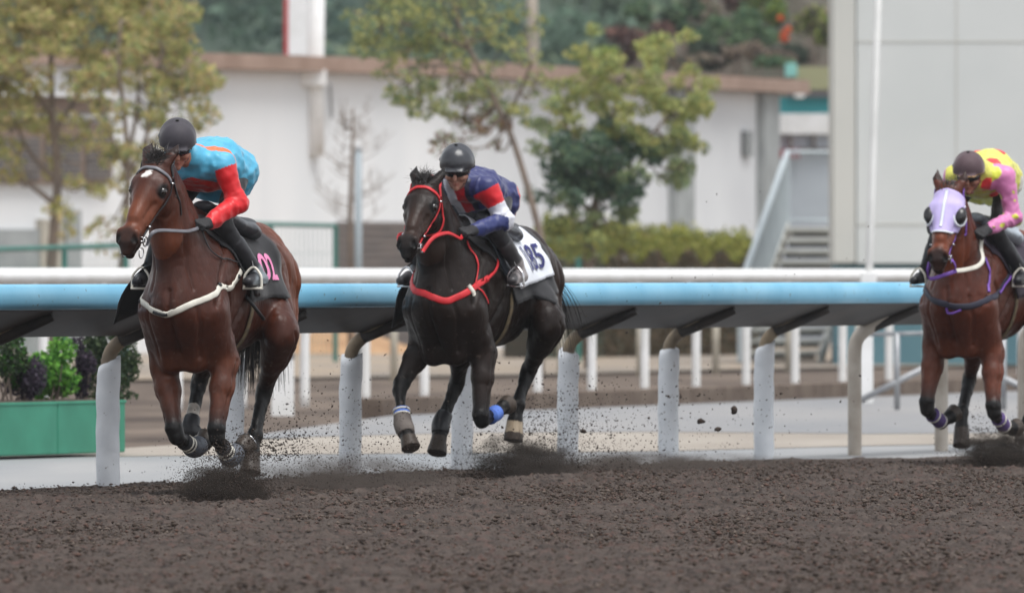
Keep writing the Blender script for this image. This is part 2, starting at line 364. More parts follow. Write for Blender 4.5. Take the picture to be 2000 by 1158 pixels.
# ------------------------------------------------------------------ buildings
M['wallA'] = pmat('white_wall_render', rgb(228, 229, 230), rgb(220, 222, 224), scale=1.1, rough=.85, bump=.05, spec=.2, stretch=(1, 1, .12))
M['wallB'] = pmat('shaded_white_wall_render', rgb(214, 216, 218), rgb(202, 204, 207), scale=.4, rough=.85, bump=.05, spec=.2)  # right wall plane: its shading is put into a greyer colour
M['fascia'] = pmat('brown_fascia', rgb(160, 136, 122), rgb(142, 118, 104), scale=2, rough=.7)
M['pilaster'] = pmat('grey_pilaster', rgb(158, 162, 162), rgb(142, 146, 146), scale=2, rough=.8)
M['louvre'] = pmat('brown_grey_louvre', rgb(122, 112, 106), rgb(98, 92, 90), scale=6, rough=.7, stretch=(.2, .2, 6))
M['darkgl'] = pmat('dark_window_glass', rgb(56, 60, 66), rgb(80, 82, 84), scale=2, rough=.15, spec=.6)
RT = CAM_H+3.8
A0 = Vector(((-260-1000)/F_PX*191.6, 191.6, 0)); A1 = Vector(((880-1000)/F_PX*207, 207, 0)); B1 = Vector(((1490-1000)/F_PX*226, 226, 0)); B2 = Vector(((1548-1000)/F_PX*228, 228, 0))
bld = thing('white_building', A0, 'long low white building with a brown roof edge, behind the trees', 'building')
def wallbox(mb, a, b, z0, z1, th, out=0.0):           # box standing along a->b, front face shifted out toward the viewer
    d = (b-a).normalized(); n = Vector((d.y, -d.x, 0)); c = (a+b)/2+n*(out-th/2)
    mb.box((c.x, c.y, (z0+z1)/2), ((b-a).length, th, z1-z0), (d, -n, Z_AX))
def onw(a, b, px):                                    # point of line a-b seen in column px
    k = (px-1000)/F_PX; t = (a.x-k*a.y)/((a.x-k*a.y)-(b.x-k*b.y)); return a+(b-a)*t
def zy(p, py): return CAM_H-(py-HZ)/F_PX*p.y
mb = MB(); wallbox(mb, A0, A1, -.1, RT-.27, .3); mb.build('wall', M['wallA'], bld)
mb = MB(); wallbox(mb, A1, B1, -.1, RT-.275, .3, -.05); mb.build('wall', M['wallB'], bld)
mb = MB(); wallbox(mb, A0, A1+(A1-A0).normalized()*.1, RT-.265, RT, 1.2, .35); wallbox(mb, A1, B2, RT-.265, RT-.003, 1.2, .35); mb.build('roof_edge', M['fascia'], bld)
mb = MB(); wallbox(mb, A0+Vector((0, 1.3, 0)), A1+Vector((0, 1.3, 0)), RT-.1, RT+.06, 8, -.5); wallbox(mb, A1+Vector((0, 1.3, 0)), B2+Vector((0, 1.3, 0)), RT-.1, RT+.05, 8, -.5); mb.build('roof', pmat('roof_grey', rgb(120, 112, 108), rough=.9), bld)
for (pa, pb) in ((1310, 1346), (1482, 1512)):
    a, b = onw(A1, B1, pa), onw(A1, B1, pb); mb = MB(); wallbox(mb, a, b, -.1, RT-.28, .35, .12); mb.build('pilaster', M['pilaster'], bld)
def grille(a, b, z0, z1, name, mat, par, rows, out=.02, back=None):
    mb = MB(); wallbox(mb, a, b, z0, z1, .05, out); g = mb.build(name, back or M['darkgl'], par)
    mb = MB()
    for i in range(rows):
        z = z0+(i+.5)*(z1-z0)/rows; wallbox(mb, a, b, z-.3*(z1-z0)/rows, z+.3*(z1-z0)/rows, .04, out+.03)
    mb.build('slats', mat, g, off=par.location)
a, b = onw(A1, B1, 1452), onw(A1, B1, 1468); grille(a, b, zy(a, 306), zy(a, 256), 'vent', M['pilaster'], bld, 7)
a, b = onw(A0, A1, 655), onw(A0, A1, 806); grille(a, b, -.05, zy(a, 433), 'shutter', M['louvre'], bld, 18, back=M['louvre'])
M['band'] = pmat('brown_cladding', rgb(132, 112, 98), rgb(116, 98, 86), scale=3, rough=.8)
for (pa, pb, y0, y1) in ((-200, 206, 184, 214), (-200, 206, 233, 356)):
    a, b = onw(A0, A1, pa), onw(A0, A1, pb); mb = MB(); wallbox(mb, a, b, zy(a, y1), zy(a, y0), .2, .15); mb.build('cladding_band', M['band'], bld)
for (pa, pb) in ((-180, -60), (-48, 60), (72, 140), (150, 198)):
    a, b = onw(A0, A1, pa), onw(A0, A1, pb); grille(a+N_AX*.13, b+N_AX*.13, zy(a, 350), zy(a, 268), 'window', M['louvre'], bld, 8, .03)
a, b = onw(A0, A1, -200), onw(A0, A1, 206); mb = MB(); wallbox(mb, a, b, zy(a, 182), zy(a, 176), .4, .3); wallbox(mb, a, b, zy(a, 222), zy(a, 219), .3, .22); mb.build('ledge', M['white'], bld)
a, b = onw(A0, A1, -200), onw(A0, A1, 70); mb = MB(); wallbox(mb, a, b, -.1, zy(a, 446), .1, .08); mb.build('plinth', M['pilaster'], bld)
a, b = onw(A0, A1, 70), onw(A0, A1, 112); mb = MB(); wallbox(mb, a, b, -.1, zy(a, 428), .15, .12); mb.build('door', pmat('beige_door', rgb(178, 172, 158), rgb(166, 160, 148), scale=3, rough=.7), bld)
a, b = onw(A0, A1, 122), onw(A0, A1, 150); mb = MB(); wallbox(mb, a, b, -.1, zy(a, 410), .12, .1); mb.build('pilaster', M['pilaster'], bld)

# floodlight mast on its wall bracket
b = onw(A0, A1, 622)+N_AX*.5; Zm = b.y; q = lambda px, py, dz=0: at(px, py, Zm+dz)
t = thing('light_mast', Vector((q(621, 300).x, Zm, q(621, 300).z)), 'thick white round mast on a box bracket, standing before the roof edge', 'light mast')
mb = MB(); mb.tube([q(616, 305), q(616, 150), q(622, -260)], [.15, .15, .14], 18); mb.build('pole', M['white'], t, smooth=True)
mb = MB(); mb.box(q(612, 153, -.1), (.46, .5, .28), bev=.015); mb.build('bracket_box', M['white'], t)
mb = MB(); mb.tube([q(590, 166), q(598, 225, .4)], .03, 8); mb.tube([q(645, 166), q(648, 230, .4)], .03, 8); mb.build('stay', M['galv'], t)
# white sign panel with red edge beyond the roof
Zs = 222.0; b = at(584, 110, Zs); root = thing('sign_panel', (b.x, Zs, 0), 'tall white panel with a red edge rising behind the roof', 'sign panel')
mb = MB(); mb.box(((at(586, 0, Zs)).x, Zs, 5.4), (.44, .3, 10.8)); mb.build('panel', M['white'], root)
mb = MB(); mb.box(((at(559, 0, Zs)).x, Zs-.003, 5.4), (.075, .31, 10.8)); mb.build('edge_strip', pmat('red_strip', rgb(186, 62, 66), rough=.5), root)
b = at(1040, 120, 232); root = thing('roof_post', (b.x, b.y, 0), 'beige tapered post rising behind the white building', 'post')
mb = MB(); mb.tube([(b.x, b.y, 0), (b.x, b.y, b.z+.5), (b.x-.02, b.y, b.z+2.5)], [.16, .13, .07], 10); mb.build('shaft', pmat('beige_post', rgb(168, 158, 144), rgb(150, 140, 128), scale=3, rough=.8), root, smooth=True)

# grey panelled building on the right
M['panel'] = pmat('grey_panel', rgb(212, 215, 214), rgb(204, 208, 207), scale=.5, rough=.75, bump=.04, spec=.25)
M['panelside'] = pmat('cream_grey_panel', rgb(204, 204, 198), rgb(196, 197, 192), scale=.5, rough=.75)
M['teal'] = pmat('teal_plinth', rgb(92, 130, 140), rgb(78, 116, 128), scale=1, rough=.7)
ZB = 173.5; xl = at(1627, 0, ZB).x
gb = thing('grey_building', (xl+2.5, ZB+2, 0), 'tall pale grey panelled building with a teal base, behind the last horse', 'building')
zt = zy(Vector((0, ZB, 0)), 515)
mb = MB(); mb.box((xl+3.2, ZB+1.3, zt+5), (5.7, 2.6, 10), bev=.01); mb.build('wall', M['panel'], gb)
mb = MB(); mb.box((xl+.165, ZB+1.15, zt+5.0), (.33, 2.5, 9.98), bev=.02); mb.build('corner_panel', M['panelside'], gb)
mb = MB(); mb.box((xl+3.0, ZB+1.4, zt/2-.05), (5.9, 2.5, zt+.1)); mb.build('plinth', M['teal'], gb)
mb = MB()
for px in (1868, 2075): mb.box((at(px, 0, ZB).x, ZB-.001, zt+5), (.02, .012, 10))
for py in (438, 82): mb.box((xl+3.2, ZB-.002, zy(Vector((0, ZB, 0)), py)), (5.7, .012, .02))
mb.build('seam', pmat('seam_grey', rgb(190, 189, 182), rough=.8), gb)

# outside staircase
M['stair'] = pmat('pale_stair_concrete', rgb(190, 190, 184), rgb(172, 172, 166), scale=3, rough=.85)
M['rails'] = pmat('pale_grey_railing', rgb(186, 196, 200), rgb(174, 184, 190), scale=3, rough=.6)
s0 = Vector((3.45, 175.5, 0)); s1 = Vector((4.30, 181.2, 2.05)); wid = Vector((1.15, 0, 0))
st = thing('staircase', s0, 'outside stair with pale treads and a barred side railing, left of the grey building', 'staircase')
n = 12; mb = MB()
for i in range(n):
    c = s0.lerp(s1, (i+.5)/n); mb.box((c.x+.6, c.y, s1.z*(i+1)/n-.03), (1.15, .45, .07), bev=.008)
mb.build('treads', M['stair'], st)
mb = MB()
for i in range(n):
    c = s0.lerp(s1, (i+.5)/n); mb.box((c.x+.62, c.y+.25, s1.z*(i+.5)/n), (1.0, .02, s1.z/n-.08))
mb.build('risers', pmat('dark_riser', rgb(92, 94, 92), rgb(116, 116, 108), scale=4, rough=.9), st)
mb = MB()
for off in (0, 1.2):
    a = s0+Vector((off, 0, 0)); b = s1+Vector((off, 0, 0)); mb.add([a+Vector((-.03, 0, -.12)), a+Vector((.03, 0, -.12)), b+Vector((.03, 0, -.16)), b+Vector((-.03, 0, -.16)), a+Vector((-.03, 0, .12)), a+Vector((.03, 0, .12)), b+Vector((.03, 0, .10)), b+Vector((-.03, 0, .10))],
       [(0, 1, 2, 3), (4, 7, 6, 5), (0, 4, 5, 1), (1, 5, 6, 2), (2, 6, 7, 3), (3, 7, 4, 0)])
mb.build('stringer', M['stair'], st)
mb = MB(); mb.box((s1.x+.9, s1.y+1.2, 1.98), (2.0, 2.2, .14)); mb.build('landing', M['stair'], st)
mb = MB(); a, b = s0+Z_AX*1.15, s1+Z_AX*1.18; mb.tube([a, b], .045, 8); mb.tube([b, b+Vector((.9, .4, 0))], .03, 8); mb.tube([a, s0], .04, 8); mb.tube([b, s1], .04, 8); mb.tube([s1+Vector((0, 0, .12)), s1+Vector((.9, .4, .12))], .02, 8)
mb.build('handrail', M['rails'], st)
mb = MB()
for i in range(1, 34):
    t_ = i/34; p = s0.lerp(s1, t_); mb.box(p+Z_AX*.6, (.022, .035, 1.12))
for i in range(1, 12): p = s1+Vector((.9*i/12, .4*i/12, 0)); mb.box(p+Z_AX*.62, (.022, .022, 1.1))
mb.build('balusters', M['rails'], st)

# sheds far behind the stair
Zf = 231.0; q = lambda px, py: at(px, py, Zf)
sh = thing('far_shed', (q(1575, 0).x, Zf, 0), 'far sheds with a teal band and white wall seen between the two buildings', 'shed')
def fbox(name, x0, x1, y0, y1, mat, dz=0.0, th=1.0):
    a, b = q(x0, y1), q(x1, y0); mb = MB(); mb.box(((a.x+b.x)/2, Zf+dz+th/2, (a.z+b.z)/2), (b.x-a.x, th, b.z-a.z)); return mb.build(name, mat, sh)
fbox('wall', 1480, 1660, 262, 700, pmat('shed_pale', rgb(186, 192, 200), rgb(176, 182, 190), scale=1, rough=.8), .1)
fbox('teal_band', 1480, 1660, 190, 222, pmat('shed_teal', rgb(44, 140, 146), rough=.6))
fbox('white_band', 1480, 1660, 222, 262, M['white'], -.05)
fbox('roof', 1548, 1680, 131, 176, pmat('shed_olive', rgb(150, 150, 116), rough=.8), -.2)
fbox('ridge_cap', 1534, 1556, 124, 150, pmat('shed_cyan', rgb(130, 190, 182), rough=.6), -.3)
fbox('soffit', 1540, 1680, 176, 190, pmat('shed_soffit', rgb(128, 126, 130), rough=.8), -.12)
fbox('red_band', 1480, 1562, 292, 309, pmat('shed_red', rgb(150, 72, 80), rough=.7), -.1)
for px in (1545, 1590): fbox('window_post', px-3, px+3, 262, 294, M['louvre'], -.06)
fbox('lower_rail', 1562, 1660, 289, 296, M['louvre'], -.06)
root = thing('lamp_box', q(1560, 182)+Vector((0, -70, 0)), 'small white lamp box under the end of the brown roof edge', 'lamp')
c = onw(A1, B2, 1545); c = Vector((at(1561, 183, 229).x, 229, at(1561, 183, 229).z)); root.location = c
mb = MB(); mb.box(c, (.2, .2, .2), bev=.03); mb.build('housing', M['white'], root)
mb = MB(); mb.tube([c+Z_AX*.1, c+Vector((-.05, -.05, .28))], .02, 6); mb.build('bracket', M['galv'], root)

# green mesh fence (two runs), grey steel post
M['fence'] = pmat('green_fence_paint', rgb(58, 122, 112), rgb(50, 106, 98), scale=4, rough=.5)
def fence(label, pts, Z0f, Z1f, posts, low=False):
    a = at(pts[0][0], pts[0][1], Z0f); b = at(pts[1][0], pts[1][1], Z1f)
    root = thing('green_fence', (a.x, a.y, 0), label, 'fence', 'runs of green mesh fence')
    mb = MB(); mb.tube([a, b], .035, 8); mb.build('top_rail', M['fence'], root)
    for px in posts:
        p = onw(Vector((a.x, a.y, 0)), Vector((b.x, b.y, 0)), px); t_ = (p-Vector((a.x, a.y, 0))).length/(b-a).length
        mb = MB(); mb.tube([p, Vector((p.x, p.y, a.z+(b.z-a.z)*t_))], .04, 8); mb.build('post', M['fence'], root)
    mb = MB(); n = int((b-a).length/.25)
    for i in range(n):
        p = a.lerp(b, (i+.5)/n); mb.tube([Vector((p.x, p.y, .05)), p], .004, 4)
    for k in range(8):
        z = .1+k*.22; mb.tube([Vector((a.x, a.y, z)), Vector((b.x, b.y, z))], .004, 4)
    mb.build('mesh_panel', M['fence'], root)
fence('low green mesh fence under the yellowish tree at the left edge', ((-60, 489), (262, 479)), 148, 156, (-40, 126, 246))
fence('green mesh fence behind the leading rider', ((440, 436), (655, 441)), 170, 176, (528, 655))
fence('green mesh fence in front of the hedge beside the bushy tree', ((1040, 467), (1180, 470)), 172, 176, (1130,))
b = at(700, 292, 172); t = thing('steel_post', (b.x, b.y, 0), 'plain grey steel post beside the bare sapling', 'post')
mb = MB(); mb.tube([(b.x, b.y, 0), b], .055, 10); mb.build('shaft', pmat('grey_steel', rgb(150, 160, 166), rough=.5), t, smooth=True)
mb = MB(); mb.lathe(b, [(.06, -.02), (.06, .02), (.02, .04)], 10); mb.build('cap', M['galv'], t, smooth=True)

# ------------------------------------------------------------------ plants
M['leaf'] = pmat('leaf', (1, 1, 1), rough=.6, attr='Col', spec=.25, trans=.42)
M['bark'] = pmat('bark', rgb(140, 124, 110), rgb(112, 100, 92), scale=9, rough=.9, bump=.6, stretch=(1, 1, .25))
def blobpts(rg, n, c, r, hollow=.35):
    d = rg.normal(size=(n, 3)); d /= np.linalg.norm(d, axis=1)[:, None]
    return np.array(c)[None]+d*np.array(r)[None]*(rg.uniform(hollow**3, 1, n)**(1/3))[:, None]
def colmix(rg, n, cols, jit=.25):
    c = np.array([rgb(*x) for x in cols])[rg.integers(0, len(cols), n)]
    return c*rg.uniform(1-jit, 1+jit, (n, 1))
def tree(name, label, Z, trunk, r0, r1, clumps, leaf, seed, cat='tree', group=None, sub=5):
    """trunk: lists of (px,py) poly-lines; clumps: (px,py,rpx,rpy,n,colours)"""
    rg = np.random.default_rng(seed); q = lambda px, py, dz=0: at(px, py, Z+dz)
    base = q(*trunk[0][0]); root = thing(name, (base.x, Z, 0), label, cat, group)
    mb = MB(); ends = []
    for ti, tr in enumerate(trunk):
        dz = 0 if ti == 0 else rg.uniform(-.5, .5)
        pts = smooth_path([q(x, y, dz*i/len(tr)) for i, (x, y) in enumerate(tr)], 5)
        if ti == 0: pts = [Vector((pts[0].x, pts[0].y, -.05))]+pts
        k = 1.0 if ti == 0 else .62
        mb.tube(pts, [k*(r0+(r1-r0)*i/(len(pts)-1)) for i in range(len(pts))], 8); ends += pts[len(pts)//3:]
    C = []; K = []
    for (px, py, rx, ry, n, cols) in clumps:
        s = Z/F_PX; c = q(px, py, rg.uniform(-.6, .6)); near_ = min(ends, key=lambda e: (e-c).length)
        mid = near_.lerp(c, .5)+Vector((0, 0, -.15)); mb.tube(smooth_path([near_, mid, c], 3), [r1*.8+.008, .016, .015, .013, .012, .01, .008], 5)
        for j in range(sub):
            e = c+Vector(rg.normal(size=3)*np.array([rx*s*.58, .4, ry*s*.58])); mb.tube([c, c.lerp(e, .5)+Vector((0, 0, .05)), e], [.008, .006, .004], 4)
            nn = n//sub; C.append(blobpts(rg, nn, e, (rx*s*.55, rx*s*.55, ry*s*.5), .1)); K.append(colmix(rg, nn, cols))
    V, Fq, cc = leaves(np.concatenate(C), leaf, np.concatenate(K), rg)
    mb.build('trunk', M['bark'], root, smooth=True); make('crown', V, Fq, M['leaf'], root, col=cc)
    return root
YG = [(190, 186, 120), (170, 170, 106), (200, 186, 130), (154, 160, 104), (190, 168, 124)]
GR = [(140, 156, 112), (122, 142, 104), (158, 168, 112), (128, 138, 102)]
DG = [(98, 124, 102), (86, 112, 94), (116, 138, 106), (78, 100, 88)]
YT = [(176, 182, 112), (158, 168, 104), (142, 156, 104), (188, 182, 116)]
BR = [(126, 98, 84), (104, 84, 76), (146, 116, 88)]
rg = np.random.default_rng(11)
cl = [(rg.uniform(-90, 330), rg.uniform(-60, 130), 64, 46, 330, YG) for _ in range(32)]
cl += [(rg.uniform(-60, 230), rg.uniform(130, 240), 48, 34, 190, YG) for _ in range(14)]
cl += [(x, y, 40, 30, 120, YG+[(168, 160, 70)]) for (x, y) in ((60, 340), (180, 350), (120, 290), (20, 290), (200, 300), (140, 420), (170, 250))]
tree('roadside_tree', 'yellowish thin-leaved tree with one dark trunk at the left edge', 165, [[(100, 520), (108, 420), (112, 340), (104, 240), (100, 120), (110, 0)], [(110, 350), (60, 300), (30, 240)], [(106, 260), (170, 160), (220, 60)], [(104, 230), (40, 130), (-20, 40)], [(108, 400), (70, 370), (40, 350)]], .08, .03, cl, .10, 1)
cl = [(x, y, 46, 40, 260, YG+GR[:1]) for (x, y) in ((240, 210), (290, 160), (340, 170), (370, 140), (270, 100), (330, 90), (355, 210), (300, 240), (230, 290), (385, 180), (200, 150), (310, 60), (350, 30), (290, 10))]
cl += [(x, y, 30, 26, 50, YG) for (x, y) in ((225, 360), (265, 330), (240, 430), (195, 440), (215, 480), (310, 300))]
tree('young_tree', 'slim many-stemmed yellow-green tree left of the leading rider', 160, [[(238, 520), (246, 430), (250, 340), (246, 260), (232, 130), (236, 40)], [(250, 340), (285, 270), (300, 180), (320, 90)], [(246, 330), (215, 260), (190, 190)], [(252, 300), (268, 210), (270, 130)]], .055, .022, cl, .10, 2)
cl = [(x, y, r, r*.7, n, GR+YG[:2]) for (x, y, r, n) in ((740, 40, 60, 260), (790, 20, 60, 260), (850, 60, 60, 260), (900, 20, 60, 220), (720, 90, 40, 120), (800, 100, 50, 200), (860, 120, 60, 260), (790, 160, 50, 220), (840, 170, 45, 200), (800, 200, 36, 150), (820, 225, 26, 90), (930, 60, 50, 160), (980, 40, 50, 140), (1030, 60, 40, 110), (900, 160, 44, 150), (920, 190, 46, 160), (870, 200, 30, 90), (980, 200, 40, 130), (1000, 220, 34, 110), (1000, 100, 34, 90), (960, 130, 40, 100), (700, 30, 40, 120), (830, -20, 80, 260), (960, -30, 80, 200), (1040, 170, 36, 100), (780, 60, 50, 160))]
cl += [(x, y, r, r*.8, n, BR+GR[:1]) for (x, y, r, n) in ((890, 230, 34, 90), (925, 250, 30, 80), (880, 270, 34, 90), (970, 240, 26, 50), (965, 280, 16, 30), (900, 285, 24, 50), (940, 215, 26, 60))]
tree('leaning_tree', 'leaning tree with an open green crown and thin slanting trunk behind the second rider', 158, [[(1056, 460), (1040, 400), (1020, 330), (1000, 270), (975, 215), (940, 140), (900, 60), (880, -20)], [(985, 235), (1010, 190), (1040, 120)], [(950, 160), (880, 130), (800, 130)], [(920, 100), (840, 60), (750, 40)]], .05, .026, cl, .088, 3)
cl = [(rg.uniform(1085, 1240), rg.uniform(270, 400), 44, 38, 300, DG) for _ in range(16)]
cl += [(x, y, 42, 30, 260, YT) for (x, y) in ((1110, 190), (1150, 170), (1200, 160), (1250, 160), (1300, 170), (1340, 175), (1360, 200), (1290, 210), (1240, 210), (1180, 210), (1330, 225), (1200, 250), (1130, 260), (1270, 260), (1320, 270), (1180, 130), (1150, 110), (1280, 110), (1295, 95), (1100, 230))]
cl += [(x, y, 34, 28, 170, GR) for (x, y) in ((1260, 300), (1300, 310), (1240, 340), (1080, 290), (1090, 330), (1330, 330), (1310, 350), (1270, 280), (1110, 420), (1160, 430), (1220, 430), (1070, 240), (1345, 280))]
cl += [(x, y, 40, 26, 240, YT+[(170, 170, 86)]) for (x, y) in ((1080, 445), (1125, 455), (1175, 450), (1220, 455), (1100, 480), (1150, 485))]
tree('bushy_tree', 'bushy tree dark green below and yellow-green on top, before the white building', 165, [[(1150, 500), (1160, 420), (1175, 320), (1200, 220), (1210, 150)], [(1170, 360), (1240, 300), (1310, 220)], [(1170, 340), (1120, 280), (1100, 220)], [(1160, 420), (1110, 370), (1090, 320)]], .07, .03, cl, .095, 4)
# bare sapling
rg = np.random.default_rng(21); q = lambda px, py, dz=0: at(px, py, 176+dz)
root = thing('bare_sapling', (q(688, 520).x, 176, 0), 'leafless young tree with thin twigs before the white wall', 'tree')
mb = MB(); mb.tube([(q(684, 520).x, 176, -.05), q(684, 420), q(688, 300), q(690, 210)], [.045, .04, .03, .012], 7); mb.build('trunk', M['bark'], root, smooth=True)
mb = MB()
for i in range(34):
    y = rg.uniform(210, 440); sx = rg.choice([-1, 1]); Lb = rg.uniform(30, 90)*(1 if y > 280 else .5); a = q(687, y); b_ = q(687+sx*Lb, y-Lb*.55, rg.uniform(-.3, .3)); mb.tube(smooth_path([a, a.lerp(b_, .5)+Vector((0, 0, -.06)), b_], 3), [.013, .011, .009, .008, .007, .006, .004], 4)
    for k in range(3):
        p = a.lerp(b_, rg.uniform(.3, .9)); mb.tube([p, p+Vector((rg.uniform(-.12, .12), rg.uniform(-.1, .1), rg.uniform(.08, .25)))], [.006, .003], 3)
mb.build('twigs', M['bark'], root)
# hedge
rg = np.random.default_rng(31); a = at(1062, 520, 186); b = at(1478, 520, 186+9)
root = thing('clipped_hedge', (a.x, a.y, 0), 'long clipped hedge, yellow-green on top and brown on its side', 'hedge')
n = 22000; t_ = rg.uniform(0, 1, n); topz = 1.98+.04*np.sin(t_*23)+.04*np.sin(t_*61+1)+.05*rg.normal(size=n)-.25*t_
side = rg.uniform(0, 1, n); isside = rg.uniform(size=n) < .62
P = np.zeros((n, 3)); P[:, 0] = a.x+(b.x-a.x)*t_; P[:, 1] = a.y+(b.y-a.y)*t_; dep = rg.uniform(0, 1.2, n)
P[:, 1] += np.where(isside, rg.normal(size=n)*.06, dep); P[:, 2] = np.where(isside, side*(topz-.05), topz+rg.normal(size=n)*.10)
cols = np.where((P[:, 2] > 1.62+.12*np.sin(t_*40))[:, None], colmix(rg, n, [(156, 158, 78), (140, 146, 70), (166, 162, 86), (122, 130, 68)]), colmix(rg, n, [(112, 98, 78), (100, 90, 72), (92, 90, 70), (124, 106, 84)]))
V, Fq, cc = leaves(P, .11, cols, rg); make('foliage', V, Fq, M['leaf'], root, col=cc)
mb = MB(); c = (a+b)/2; wallbox(mb, Vector((a.x, a.y+.7, 0)), Vector((b.x, b.y+.7, 0)), -.05, 1.55, .7); mb.build('twig_core', pmat('twig_core', rgb(74, 66, 54), rgb(56, 54, 44), scale=8, rough=.95), root)
# planters with shrubs
M['planter'] = pmat('green_planter', rgb(58, 138, 112), rgb(48, 122, 98), scale=2.5, rough=.55, bump=.06, spec=.35)
e0 = gnd(248, 880); ed = Vector((.39, .92, 0)).normalized(); en = Vector((ed.y, -ed.x, 0))
names = ('green planter trough whose end stands behind the padded post', 'middle green planter trough of the row at the left', 'green planter trough at the left edge of the row')
BRG = [(84, 138, 52), (102, 156, 60), (66, 114, 46), (120, 168, 76)]; PUR = [(64, 56, 70), (54, 48, 60), (78, 66, 80)]; DK = [(56, 74, 48), (46, 62, 44), (72, 88, 54)]
for i in range(3):
    c = e0-ed*(.62+i*1.2)-en*.25
    t = thing('planter_trough', (c.x, c.y, 0), names[i], 'planter', 'green planters beside the track')
    mb = MB(); mb.box(c+Z_AX*.18, (.5, 1.19, .36+.02), (en, ed, Z_AX), bev=.012); mb.build('trough', M['planter'], t)
    mb = MB(); mb.box(c+Z_AX*.372, (.515, 1.2, .022), (en, ed, Z_AX), bev=.005); mb.build('rim', M['planter'], t)
    mb = MB(); mb.box(c+Z_AX*.384, (.44, 1.12, .012), (en, ed, Z_AX)); mb.build('earth', M['soil'], t)
rg = np.random.default_rng(41)
for (px, py, rx, ry, n, cols, lf, lab) in ((112, 715, 44, 75, 1500, BRG, .05, 'bright green broad-leaved shrub in the middle of the planters'), (42, 735, 40, 60, 1500, PUR, .035, 'dark purple shrub left of the bright green one in the planter'),
        (160, 712, 22, 62, 900, PUR, .035, 'narrow dark purple shrub between the bright green shrub and the dark green one'), (206, 712, 52, 74, 2200, DK, .04, 'dark green shrub next to the padded white post'), (14, 690, 40, 50, 1200, DK+BRG[2:3], .04, 'mixed green shrub at the left edge behind the purple one'), (-60, 720, 60, 70, 1200, DK, .04, 'dark green shrub at the far end of the planters, cut by the photo edge')):
    c = e0-en*.25; c = onw(c-ed*4, c, px); s = c.y/F_PX; cz = zy(c, py); rx *= 1.3; n = int(n*1.4)
    t = thing('shrub', (c.x, c.y, .39), lab, 'shrub', 'shrubs growing in the planters')
    C = []; 
    for j in range(9):
        e = np.array([c.x, c.y, cz])+rg.normal(size=3)*np.array([rx*s*.4, rx*s*.5, ry*s*.42]); C.append(blobpts(rg, n//9, e, (rx*s*.5, rx*s*.6, ry*s*.42), .3))
    C = np.concatenate(C); C = C[C[:, 2] > .39]
    V, Fq, cc = leaves(C, lf, colmix(rg, len(C), cols, .3), rg, asp=.65); make('foliage', V, Fq, M['leaf'], t, col=cc)
    mb = MB()
    for j in range(6): mb.tube([(c.x+rg.uniform(-.05, .05), c.y+rg.uniform(-.1, .1), .38), (c.x+rg.uniform(-.1, .1), c.y+rg.uniform(-.15, .15), cz+rg.uniform(-.1, .12))], [.008, .004], 5)
    mb.build('stems', M['bark'], t)
# wooded hillside
rg = np.random.default_rng(51); nxh, nyh = 50, 34; V = []
for j in range(nyh):
    for i in range(nxh):
        x = -60+120*i/(nxh-1); y = 330+260*j/(nyh-1); V.append((x, y, -.1+max(0, y-350)*.42))
V = np.array(V); V[:, 2] += np.clip(V[:, 1]-340, 0, 30)/30*(1.5*noise3(V, 5, .06)+.7*noise3(V, 6, .18))
idx = np.arange(nxh*nyh).reshape(nyh, nxh); Fq = np.stack([idx[:-1, :-1], idx[:-1, 1:], idx[1:, 1:], idx[1:, :-1]], -1).reshape(-1, 4)
o = make('hillside', V, Fq, pmat('hill_undergrowth', rgb(84, 100, 86), rgb(70, 84, 76), scale=.5, rough=.95), smooth=True); tag(o, kind='structure')
C = []; K = []
for j in range(1150):
    y = 348+150*rg.uniform()**1.2; x = rg.uniform(-26, 30); g = max(0, y-350)*.42; rr = rg.uniform(1.0, 2.6); tall = rg.uniform(1.5, 4.5)
    n = 130; C.append(blobpts(rg, n, (x, y, g+tall), (rr, rr, rr*.8), .3)); base = np.array([rgb(*c_) for c_ in ((112, 136, 118), (122, 144, 120), (100, 124, 114), (130, 144, 116), (112, 128, 110))])[rg.integers(0, 5)]
    K.append(base[None]*rg.uniform(.7, 1.35, (n, 1)))
V, Fq, cc = leaves(np.concatenate(C), .55, np.concatenate(K), rg); o = make('woodland', V, Fq, M['leaf'], col=cc); tag(o, 'distant dark green wood covering the hillside', 'woodland', kind='stuff')
